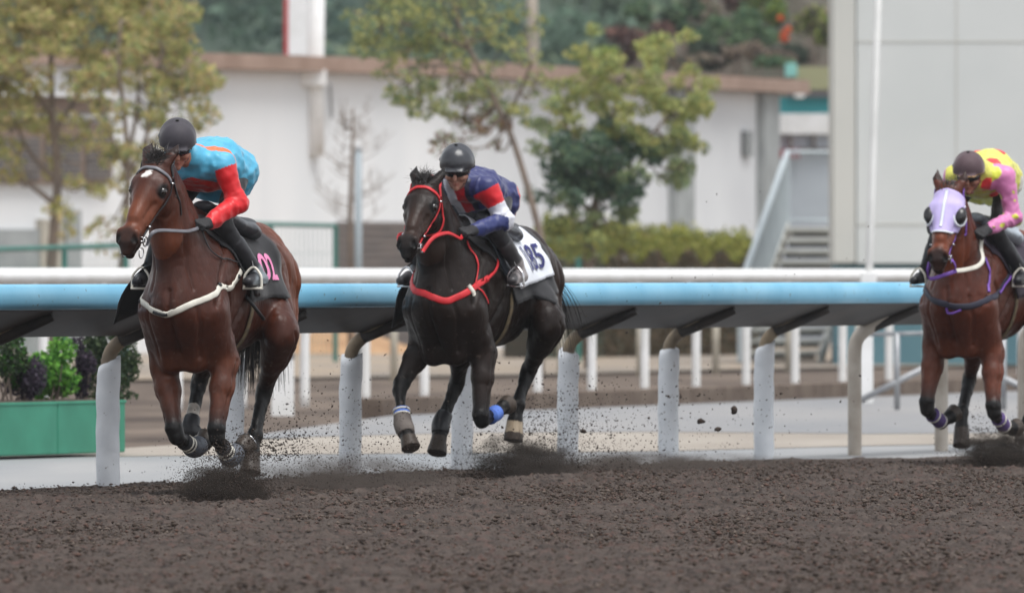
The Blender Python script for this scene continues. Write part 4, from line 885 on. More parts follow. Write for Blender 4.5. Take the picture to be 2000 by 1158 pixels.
H1 = build_horse(FR1, SPEC1, 'racehorse', 'bay racehorse with a small white star, nearest the camera and leading the gallop', HG)
H2 = build_horse(FR2, SPEC2, 'racehorse', 'dark brown racehorse in a bright red bridle and breastplate, in the middle', HG)
H3 = build_horse(FR3, SPEC3, 'racehorse', 'red bay racehorse in a lavender blinker hood, last on the right', HG)
# ------------------------------------------------------------------ tack, hair
def leather(name, c, rough=.4, c2=None, bump=.15): return pmat(name, c, c2 or tuple(x*.8 for x in c), scale=14, rough=rough, bump=bump, bscale=90, spec=.45, bdist=.003)
M['blk'] = leather('black_leather', rgb(40, 40, 43)); M['red'] = leather('red_webbing', rgb(206, 40, 48), .5); M['purple'] = leather('purple_webbing', rgb(126, 84, 182), .5)
M['wht'] = leather('white_webbing', rgb(222, 218, 206), .5); M['brn'] = leather('greyish_strap', rgb(112, 112, 118), .35); M['nav'] = leather('dark_navy_webbing', rgb(40, 40, 58), .55)
M['steel'] = pmat('bright_steel', rgb(206, 206, 208), rough=.2, metal=1.0); M['hair'] = pmat('black_horse_hair', rgb(34, 31, 31), rgb(52, 46, 44), scale=30, rough=.45, spec=.4)
M['blackcloth'] = pmat('black_pad_cloth', rgb(30, 30, 34), rgb(22, 22, 25), scale=20, rough=.75, bump=.3, bscale=120, sheen=.2, bdist=.004)
M['whitecloth'] = pmat('white_cloth', rgb(222, 226, 232), rgb(208, 212, 220), scale=5, rough=.85, bump=.3, bscale=14, sheen=.1, bdist=.01)
M['quilt'] = pmat('dark_slate_panel', rgb(64, 70, 80), rgb(52, 58, 68), scale=8, rough=.5, bump=.15, bscale=70)
ZERO = (0, 0, 0)
def ribbon(pts, nrm, w, th):
    V, F = [], []; m = len(pts)
    for i, p in enumerate(pts):
        p = Vector(p); t = (Vector(pts[min(i+1, m-1)])-Vector(pts[max(i-1, 0)])).normalized(); n = Vector(nrm[i]); n = (n-t*n.dot(t)).normalized(); b = t.cross(n)
        for (u, k) in ((-.5, 0), (-.35, 1), (.35, 1), (.5, 0)): V.append(p+b*u*w+n*th*k)
    for i in range(m-1):
        for j in range(3): F.append((i*4+j, i*4+j+1, i*4+j+5, i*4+j+4))
        F.append((i*4+3, i*4, i*4+4, i*4+7))
    F.append((0, 1, 2, 3)); F.append(((m-1)*4+3, (m-1)*4+2, (m-1)*4+1, (m-1)*4)); return V, F
def strap(H, name, pts, w, mat, parent=None, th=.006, snap=True, nrm=None, n=7, lift=.003, mx=.3):
    P_ = smooth_path([Vector(p) for p in pts], n); N_ = []; Q_ = []
    for p in P_:
        if snap:
            loc, no, i, d = H['bvh'].find_nearest(p)
            Q_.append(loc+no*lift); N_.append(no)
        else: Q_.append(p); N_.append(Vector(nrm or (.4, .8, .45)))
    if snap:
        for it in range(3):
            Q_ = [Q_[0]]+[(Q_[i-1]+Q_[i]*2+Q_[i+1])/4 for i in range(1, len(Q_)-1)]+[Q_[-1]]
            for i, p in enumerate(Q_):
                loc, no, k, d = H['bvh'].find_nearest(p)
                if (p-loc).dot(no) < lift: Q_[i] = loc+no*lift
    V, F = ribbon(Q_, N_, w, th); return make(name, V, F, mat, parent or H['root'], off=ZERO, smooth=True)
def ring(c, ax1, ax2, r, tr, mat, name, parent, n=22):
    mb = MB(); c = Vector(c); ax1 = Vector(ax1).normalized(); ax2 = Vector(ax2).normalized()
    mb.tube([c+ax1*math.cos(2*math.pi*k/n)*r+ax2*math.sin(2*math.pi*k/n)*r for k in range(n+1)], tr, 8, cap=False); return mb.build(name, mat, parent, smooth=True, off=ZERO)
def wrap(bvh, c, d, off, far=.6):
    d = Vector(d).normalized(); c = Vector(c); h = bvh.ray_cast(c+d*far, -d)
    return (h[0]+d*off) if h[0] is not None else None
def hair(name, roots, dirs, L, mat, parent, seed, wid=.006, grav=.6, curl=.25, seg=6):
    rg = np.random.default_rng(seed); V = []; F = []
    for r, d in zip(roots, dirs):
        r = np.array(r); d = np.array(d)/np.linalg.norm(d); l = L*rg.uniform(.55, 1.1); side = np.cross(d, rg.normal(size=3)); side /= np.linalg.norm(side); p = r.copy(); b = len(V); dd = d+rg.normal(size=3)*curl*.4
        for i in range(seg+1):
            wv = wid*(1-.85*i/seg); V += [p-side*wv/2, p+side*wv/2]
            dd = dd+np.array([0, 0, -grav/seg])+rg.normal(size=3)*curl/seg; dd /= np.linalg.norm(dd); p = p+dd*l/seg
        for i in range(seg): F.append((b+2*i, b+2*i+1, b+2*i+3, b+2*i+2))
    return make(name, np.array(V), np.array(F), mat, parent, off=ZERO)

def common_hair(H, seed, tuft=1.0, tail=None):
    rg = np.random.default_rng(seed); hp = H['hp']
    R_, D_ = [], []
    for i in range(340):                                   # mane along the crest, blown back and to the right
        t = rg.uniform(0, 1); c = Vector((.14, 0, 1.66)).lerp(Vector(hp(-.01, -.05)), t); loc, no, k, d = H['bvh'].find_nearest(c+Vector((-.05, -.02, .08)))
        R_.append(loc); D_.append((-.5+rg.normal()*.15, -.8, .45+rg.normal()*.2))
    hair('mane', R_, D_, .15, M['hair'], H['root'], seed, grav=1.1)
    R_, D_ = [], []
    for i in range(int(420*tuft)):                           # forelock standing up in the wind between the ears
        loc, no, k, d = H['bvh'].find_nearest(Vector(hp(rg.uniform(-.02, .06), 0.02, rg.normal()*.028))); R_.append(loc)
        D_.append(H['up']*.35-H['a']*(.9)+H['sd']*rg.normal()*.55+np.array([-.35, 0, .0]))
    hair('forelock', R_, D_, .105, M['hair'], H['root'], seed+1, wid=.006, grav=.9, curl=.7)
    R_, D_ = [], []; base = Vector((-1.0, 0, 1.36)); V = H['V']
    td = np.array(tail['dir'])
    for i in range(tail.get('n', 420)):
        R_.append(base+Vector(rg.normal(size=3)*.022)); D_.append(td+rg.normal(size=3)*.13)
    hair('tail', R_, D_, tail['len'], M['hair'], H['root'], seed+2, wid=.012, grav=tail['grav'], curl=.18, seg=9)

def bridle(H, mat, side_mat=None, brow=True, throat=True, wid=.022):
    hp = H['hp']; b = bpy.data.objects.new('bridle', None); COL.objects.link(b); b.parent = H['root']; sm = side_mat or mat
    if brow: strap(H, 'browband', [hp(.085, .0, y) if abs(y) < .06 else hp(.09+abs(y)*.28, -.07, y*1.05) for y in (-.105, -.08, -.04, 0, .04, .08, .105)], .024, mat, b, th=.008)
    strap(H, 'headpiece', [hp(.07, -.09, -.10), hp(.02, -.05, -.09), hp(-.03, -.06, -.03), hp(-.03, -.06, .03), hp(.02, -.05, .09), hp(.07, -.09, .10)], wid, sm, b)
    for s in (-1, 1):
        strap(H, 'cheekpiece', [hp(.10, -.09, s*.105), hp(.20, -.135, s*.10), hp(.34, -.135, s*.08), hp(.47, -.122, s*.07), hp(.515, -.115, s*.068)], wid*.75, sm, b)
        c = hp(.535, -.125, s*.063); ring(c, H['a'], H['up'], .028, .0045, M['steel'], 'bit_ring', b)
        mb = MB(); mb.tube([Vector(c), Vector(hp(.555, -.105, s*.035))], .006, 8); mb.tube([Vector(c)+Vector(H['up'])*.028, Vector(hp(.54, -.08, s*.058))], .004, 6); mb.build('bit', M['steel'], b, smooth=True, off=ZERO)
        mb = MB()
        for t_, n_ in ((.115, -.095), (.44, -.124)): 
            loc, no, k, d = H['bvh'].find_nearest(Vector(hp(t_, n_, s*.10))); mb.lathe(loc+no*.008, [(.004, -.008), (.011, -.004), (.011, .004), (.004, .008)], 10)
        mb.build('buckle', M['steel'], b, smooth=True, off=ZERO)
    if throat: strap(H, 'throatlash', [hp(.07, -.10, -.11), hp(.12, -.20, -.10), hp(.19, -.285, -.05), hp(.20, -.295, 0), hp(.19, -.285, .05), hp(.12, -.20, .10), hp(.07, -.10, .11)], .015, sm, b, lift=.004)
    return b
def bandage(H, leg, t0, t1, r, mat, name='leg_bandage', rings=None, wob=.002):
    a, b = Vector(H['J'][leg][1]), Vector(H['J'][leg][2]); pts = [a.lerp(b, t0+(t1-t0)*k/8) for k in range(9)]
    mb = MB(); mb.tube(pts, [r*(.93+.07*abs(math.cos(k*1.4)))+(.002 if k in (0, 8) else 0) for k in range(9)], 16); o = mb.build(name, mat, H['root'], smooth=True, off=ZERO)
    for t in (rings or []):
        mb = MB(); p = a.lerp(b, t); d = (b-a).normalized()*.005; mb.tube([p-d, p+d], r+.0035, 16); mb.build('tape', M['wht'], o, smooth=True, off=ZERO)
    return o
def boot(H, leg, r, mat):
    fe, co = Vector(H['J'][leg][2]), Vector(H['J'][leg][3]); kn = Vector(H['J'][leg][1]); pts = smooth_path([fe+(kn-fe)*.22, fe, fe.lerp(co, .5), fe.lerp(co, .8)], 4)
    mb = MB(); m = len(pts); mb.tube(pts, [r*(.82+.2*math.sin(math.pi*(k+1.5)/(m+2))) for k in range(m)], 18); return mb.build('fetlock_boot', mat, H['root'], smooth=True, off=ZERO)
def hthing(fr, p, name, label, cat, group=None):
    p = Vector(p); w = fr.o+fr.h*p.x+fr.l*p.y+Vector((0, 0, p.z)); return thing(name, w, label, cat, group, fr.rot), tuple(p)
def drape(H, name, x0, x1, pz, off, mat, parent, origin, nx=26, nphi=46, flare=.02, wr=.004, th=.006, fr_=0.0, wing=0.0):
    """cloth wrapped over the back between x0 (front) and x1; pz(x) gives the side angle it hangs to"""
    V = []; F = []; n = 0
    for i in range(nx):
        pm = R(pz(i/(nx-1)))
        for j in range(nphi):
            q = -1+2*j/(nphi-1); ph = q*pm; xf = x0+fr_*min(1, 1.25*(1-abs(q))); x = xf+(x1-xf)*i/(nx-1); d = Vector((0, math.sin(ph), math.cos(ph))); o_ = off+flare*max(0, abs(q)-.6)/.4+(wing*max(0, -q-.55)/.45*max(0, 1-1.5*i/(nx-1)))+wr*math.sin(x*24+ph*5)*abs(q)
            p = wrap(H['bvh'], (x, 0, 1.27), d, o_) or (Vector((x, 0, 1.27))+d*.34)
            V.append(p)
    for it in range(2):                                      # let the cloth bridge small hollows
        V2 = list(V)
        for i in range(1, nx-1):
            for j in range(1, nphi-1): V2[i*nphi+j] = (V[i*nphi+j]*2+V[(i-1)*nphi+j]+V[(i+1)*nphi+j]+V[i*nphi+j-1]+V[i*nphi+j+1])/6
        V = V2
    for i in range(nx-1):
        for j in range(nphi-1): F.append((i*nphi+j, (i+1)*nphi+j, (i+1)*nphi+j+1, i*nphi+j+1))
    o = make(name, V, F, mat, parent, off=origin, smooth=True); md_ = o.modifiers.new('thickness', 'SOLIDIFY'); md_.thickness = th; md_.offset = 1
    return o, BVHTree.FromPolygons(V, F)
def letters(txt, bvh, x0, z0, size, mat, name, parent, origin, slant=0.0, side=1, asp=1.0, lift=.009, bold=0.0):
    """flat lettering laid on a surface on the horse's left side, read from the side"""
    cu = bpy.data.curves.new('txt', 'FONT'); cu.body = txt; cu.size = size; cu.offset = bold; cu.resolution_u = 4; ob = bpy.data.objects.new('txt', cu); COL.objects.link(ob)
    dg = bpy.context.evaluated_depsgraph_get(); me = bpy.data.meshes.new_from_object(ob.evaluated_get(dg)); bm = bmesh.new(); bm.from_mesh(me)
    bmesh.ops.triangulate(bm, faces=bm.faces[:]); bmesh.ops.subdivide_edges(bm, edges=[e for e in bm.edges if e.calc_length() > size*.12], cuts=3, use_grid_fill=False); bmesh.ops.triangulate(bm, faces=bm.faces[:])
    V = []; bm.verts.index_update()
    for v in bm.verts:
        x = x0-v.co.x*asp; z = z0+v.co.y+slant*v.co.x*asp; h = bvh.ray_cast(Vector((x, side*1.2, z)), Vector((0, -side, 0))); y = h[0].y if h[0] is not None else .3
        V.append((x, y+side*lift, z))
    F = [tuple(v.index for v in f.verts) for f in bm.faces]; bm.free(); bpy.data.objects.remove(ob); bpy.data.curves.remove(cu); bpy.data.meshes.remove(me)
    return make(name, V, F, mat, parent, off=origin)
SEAT = []
def saddle(H, label, mat, flap_mat, phif=96, foot=None, iron=True):
    fr = H['fr']; t, og = hthing(fr, (0, 0, 1.60), 'racing_saddle', label, 'saddle', 'light racing saddles')
    f = Field((-.42, -.30, 1.38), (.45, .30, 1.86), .009)
    top = lambda x: wrap(H['bvh'], (x, 0, 1.2), (0, 0, 1), 0, .9).z
    zs = [(x, top(x)) for x in (.27, .16, 0, -.16, -.30)]
    f.chain([(x, 0, z+.02+(.012 if i == 0 else .02 if i == 4 else .0)) for i, (x, z) in enumerate(zs)], [(.07, .035), (.085, .032), (.125, .032), (.155, .034), (.15, .036)], .03)
    for s in (-1, 1): f.cone((.20, s*.08, zs[1][1]-.005), (-.25, s*.13, zs[3][1]-.005), (.06, .04), (.07, .045), .03)
    V, F = f.mesh(2); make('seat', V, F, mat, t, off=og, smooth=True)
    for s in (-1, 1):
        V = []; F = []; nx, nz = 14, 22
        for i in range(nx):
            for j in range(nz):
                v = j/(nz-1); u = i/(nx-1); fw = .42-.16*v-.10*v*v; bk = .02+.03*v; x = fw*(1-u)+bk*u; ph = s*R(18+(phif-18)*v); d = Vector((0, math.sin(ph), math.cos(ph)))
                V.append(wrap(H['bvh'], (x, 0, 1.27), d, .036-.012*abs(2*u-1)**3) or Vector((x, 0, 1.3)))
        for i in range(nx-1):
            for j in range(nz-1): F.append((i*nz+j, (i+1)*nz+j, (i+1)*nz+j+1, i*nz+j+1))
        o = make('flap', V, F, flap_mat, t, off=og, smooth=True); m_ = o.modifiers.new('thickness', 'SOLIDIFY'); m_.thickness = .008; m_.offset = 0
    pts = []
    for k in range(31):
        ph = R(70+220*k/30); pts.append(wrap(H['bvh'], (.10, 0, 1.25), (0, math.sin(ph), math.cos(ph)), .004))
    V, F = ribbon(pts, [(p-Vector((.10, 0, 1.25))) for p in pts], .055, .008); g = make('girth', V, F, pmat('tan_elastic_girth', rgb(120, 104, 76), rgb(84, 74, 60), scale=30, rough=.7), t, off=og, smooth=True)
    if foot is not None:
        for s in (-1, 1):
            ft = Vector((foot[0], foot[1] if s > 0 else -(foot[1]+.05), foot[2])); top_ = ft+Vector((-.01, 0, .115))
            arch = smooth_path([ft+Vector((0, -.055, -.008)), ft+Vector((0, -.055, .02)), ft+Vector((0, -.048, .07)), top_, ft+Vector((0, .048, .07)), ft+Vector((0, .055, .02)), ft+Vector((0, .055, -.008))], 4)
            mb = MB(); mb.tube(arch, .008, 8); mb.box(ft+Vector((0, 0, -.012)), (.045, .118, .014), bev=.004); st_ = mb.build('stirrup', M['wht'] if iron == 'white' else M['steel'], t, smooth=True, off=og)
            a = wrap(H['bvh'], (foot[0]-.12, 0, 1.27), (0, s*math.sin(R(42)), math.cos(R(42))), .06)
            V, F = ribbon([top_.lerp(a, k/6)+Vector((0, s*.012*math.sin(k/6*math.pi), 0)) for k in range(7)], [(0, s, .2)]*7, .02, .004); make('stirrup_leather', V, F, M['blk'], t, off=og)
    return t
def rein(H, pts, w, mat, name='rein'):
    P_ = smooth_path([Vector(p) for p in pts], 6)
    for it in range(3):
        for i, p in enumerate(P_):
            loc, no, k, d = H['bvh'].find_nearest(p)
            if (p-loc).dot(no) < .014: P_[i] = loc+no*.014
        P_ = [P_[0]]+[(P_[i-1]+P_[i]*2+P_[i+1])/4 for i in range(1, len(P_)-1)]+[P_[-1]]
    V, F = ribbon(P_, [(.5, .75, .35)]*len(P_), w, .004); return make(name, V, F, mat, H['root'], off=ZERO, smooth=True)

# --- leading horse
LEG1 = dict(kn=FR1(434, 438, .42), an=FR1(497, 527, .22), to=FR1(484, 549, .40), he=FR1(512, 546, .17))
LEG2 = dict(kn=FR2(970, 452, .38), an=FR2(1008, 512, .19), to=FR2(1000, 548, .37), he=FR2(1020, 540, .14))
LEG3 = dict(kn=np.array([.42, .20, 1.62]), an=np.array([.22, .325, 1.36]), to=np.array([.40, .355, 1.285]), he=np.array([.16, .345, 1.30]))
FOOT1, FOOT2, FOOT3 = [tuple(d['he']*.35+d['to']*.65+np.array([0, 0, -.035])) for d in (LEG1, LEG2, LEG3)]
f1 = FR1; hp = H1['hp']
common_hair(H1, 101, 1.0, dict(dir=(-.45, -.32, -.15), len=.78, grav=3.0, n=900)); b = bridle(H1, M['brn'], M['blk'])
for s in (-1, 1): ring(hp(.60, -.155, s*.05), H1['a'], H1['up'], .030, .0035, M['steel'], 'bit_ring', b)
strap(H1, 'breastplate', [f1(270, 548, .45), f1(272, 572, .62), f1(290, 594, .78), f1(322, 606, .86), f1(360, 598, .82), f1(400, 575, .62), f1(440, 546, .40), f1(458, 524, .28)], .040, M['wht'], th=.005)
for (p, w_) in ((f1(322, 606, .86), .07), (f1(408, 570, .60), .02), (f1(283, 588, .74), .016), (f1(447, 540, .37), .03)):
    loc, no, k, d = H1['bvh'].find_nearest(Vector(p)); strap(H1, 'keeper', [loc+Vector(H1['fr'].o)*0+Vector((-.015, -w_*.5, .008)), loc+Vector((.0, 0, -.004)), loc+Vector((-.015, w_*.5, .0))], .02, M['blk'], th=.014, n=3)
rein(H1, [hp(.545, -.15, .066), f1(300, 452, 1.20), f1(340, 451, 1.0), f1(362, 452, .92), f1(374, 450, .82), f1(384, 446, .74)], .024, M['brn'])
rein(H1, [hp(.545, -.15, -.066), f1(282, 470, 1.1), np.array([.95, -.17, 1.60]), np.array([.70, -.15, 1.66]), np.array([.58, -.12, 1.66])], .026, M['blk'])
rein(H1, [f1(384, 452, .70), f1(398, 500, .62), f1(420, 522, .45), f1(460, 516, .25), f1(500, 503, .05)], .010, M['blk'], 'rein_end')
for leg in ('FR', 'FL'):
    boot(H1, leg, .062, pmat('grey_fetlock_boot', rgb(88, 92, 100), rgb(72, 76, 84), scale=12, rough=.6, bump=.15)); bandage(H1, leg, .50, .82, .049, pmat('dark_bandage', rgb(52, 52, 56), rough=.8), rings=(.62, .76))
boot(H1, 'HR', .056, M['blk'])
mb = MB(); to = H1['J']['FL'][4]; co = H1['J']['FL'][3]; n_ = Vector(to-co).normalized(); u_ = n_.orthogonal().normalized(); w_ = n_.cross(u_)
ring(Vector(to)+n_*.0, u_, w_, .058, .006, M['steel'], 'horseshoe', H1['root'])
t, og = hthing(f1, (-.05, 0, 1.58), 'saddle_cloth', 'black saddle cloth with pink digits under the leading rider', 'saddle cloth', 'saddle cloths under the riders')
cl, cb = drape(H1, 'cloth', .20, -.42, lambda u: 112-10*u, .012, M['blackcloth'], t, og, fr_=.30, wing=.34)
letters('02', cb, -.06, 1.30, .215, pmat('pink_digits', rgb(232, 146, 188), rgb(216, 128, 172), scale=30, rough=.8), 'digits', t, og, asp=1.15, bold=.006, slant=.0)
letters('J62', H1['bvh'], .34, .93, .05, pmat('freeze_brand_hair', rgb(196, 190, 184), rgb(160, 150, 144), scale=60, rough=.7), 'brand_mark', H1['root'], ZERO, asp=1.1, lift=.002, bold=-.0008)
saddle(H1, 'small black saddle with a white stirrup under the rider in blue and red', M['brn'] if False else leather('grey_black_saddle', rgb(70, 72, 76), .35), M['blk'], 104, FOOT1, 'white')
# --- second horse
f2 = FR2; hp = H2['hp']
common_hair(H2, 202, .9, dict(dir=(-.75, .40, -.25), len=.62, grav=2.3, n=80)); b = bridle(H2, M['red'], M['red'], wid=.028)
strap(H2, 'breastplate', [f2(811, 520, .52), f2(812, 552, .70), f2(832, 577, .84), f2(869, 588, .90), f2(905, 576, .80), f2(945, 545, .50)], .046, M['red'], th=.005)
strap(H2, 'breast_strap', [f2(940, 549, .53), f2(956, 530, .40), f2(970, 508, .30)], .024, M['red'], lift=.008)
loc, no, k, d = H2['bvh'].find_nearest(Vector(f2(916, 571, .72))); strap(H2, 'keeper', [loc+Vector((.01, -.02, .03)), loc, loc+Vector((-.01, .02, -.03))], .035, M['wht'], th=.014, n=3)
strap(H2, 'neck_strap', [f2(905, 472, .62), f2(922, 500, .58), f2(926, 530, .60), f2(925, 555, .66), f2(938, 572, .62), f2(950, 592, .56)], .016, M['red'], lift=.006)
rein(H2, [hp(.545, -.145, .068), f2(846, 464, 1.16), f2(872, 455, 1.0), f2(888, 460, .88), f2(900, 466, .76), f2(904, 455, .70)], .026, M['red'])
rein(H2, [hp(.545, -.145, -.068), np.array([1.05, -.15, 1.58]), np.array([.80, -.15, 1.58]), np.array([.60, -.11, 1.62])], .03, M['red'])
BLU = pmat('blue_bandage', rgb(84, 120, 200), rgb(70, 104, 186), scale=14, rough=.75, bump=.2)
bandage(H2, 'FR', .62, 1.02, .054, BLU, rings=(.66, .78)); bandage(H2, 'FL', .62, 1.0, .054, BLU)
boot(H2, 'FR', .062, pmat('muddy_grey_boot', rgb(112, 104, 98), rgb(92, 84, 80), scale=10, rough=.85, bump=.3)); boot(H2, 'HR', .060, M['blk'])
t, og = hthing(f2, (-.1, 0, 1.58), 'saddle_cloth', 'white saddle cloth with navy digits over a black pad under the second rider', 'saddle cloth', 'saddle cloths under the riders')
p_, pb = drape(H2, 'pad', .06, -.58, lambda u: 116-18*u, .010, M['blackcloth'], t, og, fr_=.50, wing=.36)
cl, cb = drape(H2, 'cloth', .04, -.50, lambda u: 97-17*u, .020, M['whitecloth'], t, og, fr_=.30)
letters('185', cb, -.15, 1.35, .225, pmat('navy_digits', rgb(52, 54, 112), rgb(44, 46, 96), scale=30, rough=.8), 'digits', t, og, asp=.80, bold=.002, slant=.10, lift=.012)
saddle(H2, 'small grey and black saddle on the white cloth of the second horse', leather('grey_saddle', rgb(78, 80, 84), .35), M['quilt'], 92, FOOT2, 'steel')
# --- third horse
f3 = FR3; hp = H3['hp']
common_hair(H3, 303, .15, dict(dir=(-.6, .0, .25), len=.8, grav=2.2)); b = bridle(H3, M['purple'], M['purple'], brow=False)
strap(H3, 'breastplate', [f3(1812, 545, .55), f3(1820, 572, .74), f3(1852, 592, .86), f3(1895, 598, .84), f3(1940, 578, .56), f3(1968, 556, .40), f3(1984, 530, .28)], .045, M['nav'], th=.005)
strap(H3, 'breast_strap', [f3(1954, 572, .49), f3(1970, 556, .38), f3(1984, 534, .28)], .024, M['purple'], lift=.012)
strap(H3, 'breast_strap', [f3(1846, 594, .86), f3(1858, 602, .86), f3(1874, 601, .85)], .016, M['purple'], lift=.014)
strap(H3, 'neck_strap', [f3(1916, 505, .62), f3(1922, 540, .60), f3(1921, 562, .64), f3(1923, 582, .64)], .024, M['purple'], lift=.006)
rein(H3, [f3(1907, 470, .62), f3(1917, 490, .70), f3(1920, 508, .78), f3(1908, 521, .90), f3(1885, 527, .98), f3(1868, 529, 1.04)], .034, M['wht'])
rein(H3, [f3(1868, 529, 1.04), f3(1848, 536, 1.10), f3(1816, 545, 1.12), f3(1812, 530, 1.2), hp(.545, -.145, -.068)], .028, M['purple'])
rein(H3, [hp(.545, -.145, .068), f3(1860, 508, 1.15), f3(1866, 520, 1.08), f3(1864, 530, 1.05)], .024, M['purple'])
PUB = pmat('purple_bandage', rgb(92, 70, 128), rgb(76, 58, 110), scale=14, rough=.75, bump=.2)
for leg in ('FR', 'FL'): bandage(H3, leg, .45, .98, .052, PUB, rings=(.52, .93))
# lavender blinker hood
LAV = pmat('lavender_hood_cloth', rgb(190, 178, 224), rgb(178, 164, 214), scale=8, rough=.75, bump=.12, bscale=120, sheen=.2)
V = []; F = []; nt_, np_ = 26, 40; VW = []
for i in range(nt_):
    for j in range(np_):
        q = -1+2*j/(np_-1); ph = q*R(112); t_ = .035+(.375+.045*math.cos(ph*1.2)-.02-.035)*i/(nt_-1)+.03*(1-i/(nt_-1))*abs(q)
        d = Vector(H3['up']*math.cos(ph)+H3['sd']*math.sin(ph)); p = wrap(H3['bvh'], hp(t_, -.085), d, .007, .35) or Vector(hp(t_, -.085))+d*.1; V.append(p)
for i in range(nt_-1):
    for j in range(np_-1): F.append((i*np_+j, (i+1)*np_+j, (i+1)*np_+j+1, i*np_+j+1))
hd = make('blinker_hood', V, F, LAV, H3['root'], off=ZERO, smooth=True); m_ = hd.modifiers.new('thickness', 'SOLIDIFY'); m_.thickness = .005; m_.offset = 0
hb = BVHTree.FromPolygons(V, F)
def hood_strip(pts, w, mat, name, th=.005):
    Q_ = smooth_path([Vector(p) for p in pts], 6); S_ = []; N_ = []
    for p in Q_: loc, no, k, dd = hb.find_nearest(p); n2 = Vector(loc)-Vector(hp(.2, -.085)); no = no if no.dot(n2) > 0 else -no; S_.append(loc+no*.004); N_.append(no)
    V_, F_ = ribbon(S_, N_, w, th); make(name, V_, F_, mat, hd, off=ZERO, smooth=True)
hood_strip([hp(t_, .02, .0) for t_ in (.05, .12, .20, .28, .36)], .024, M['whitecloth'], 'centre_stripe')
e_ = [V[(nt_-1)*np_+j] for j in range(6, np_-6, 2)]; hood_strip(e_, .016, M['whitecloth'], 'edge_binding')
for s in (-1, 1):
    c = Vector(hp(.215, -.055, s*.090)); no = (Vector(H3['sd'])*s*.80+Vector(H3['up'])*.6).normalized(); u_ = (Vector(H3['a'])-no*Vector(H3['a']).dot(no)).normalized(); w_ = no.cross(u_)
    mb = MB(); V_ = []; F_ = []
    for i in range(9):
        th_ = math.pi/2*i/8
        for k in range(22): a_ = 2*math.pi*k/22; V_.append(c+(u_*math.cos(a_)*.072+w_*math.sin(a_)*.050)*math.cos(th_*.999)+no*(.062*math.sin(th_)-.012))
    for i in range(8):
        for k in range(22): F_.append((i*22+k, i*22+(k+1) % 22, (i+1)*22+(k+1) % 22, (i+1)*22+k))
    make('eye_cup', V_, F_, pmat('dark_mesh_cup', rgb(40, 38, 40), rgb(28, 27, 28), scale=160, rough=.3, spec=.6), hd, off=ZERO, smooth=True)
    mb.tube([c+(u_*math.cos(2*math.pi*k/26)*.080+w_*math.sin(2*math.pi*k/26)*.058)-no*.006 for k in range(27)], .009, 8, cap=False); mb.build('cup_rim', M['whitecloth'], hd, smooth=True, off=ZERO)
t, og = hthing(f3, (-.1, 0, 1.58), 'saddle_cloth', 'dark plum saddle cloth under the last rider', 'saddle cloth', 'saddle cloths under the riders')
drape(H3, 'cloth', .16, -.50, lambda u: 112-10*u, .012, pmat('plum_cloth', rgb(58, 48, 62), rgb(46, 38, 50), scale=16, rough=.8, bump=.25, bscale=100), t, og, fr_=.40, wing=.1)
saddle(H3, 'small saddle with a pale pommel under the rider in yellow and pink', leather('pale_saddle', rgb(176, 186, 196), .4), M['blk'], 90, FOOT3, 'white')
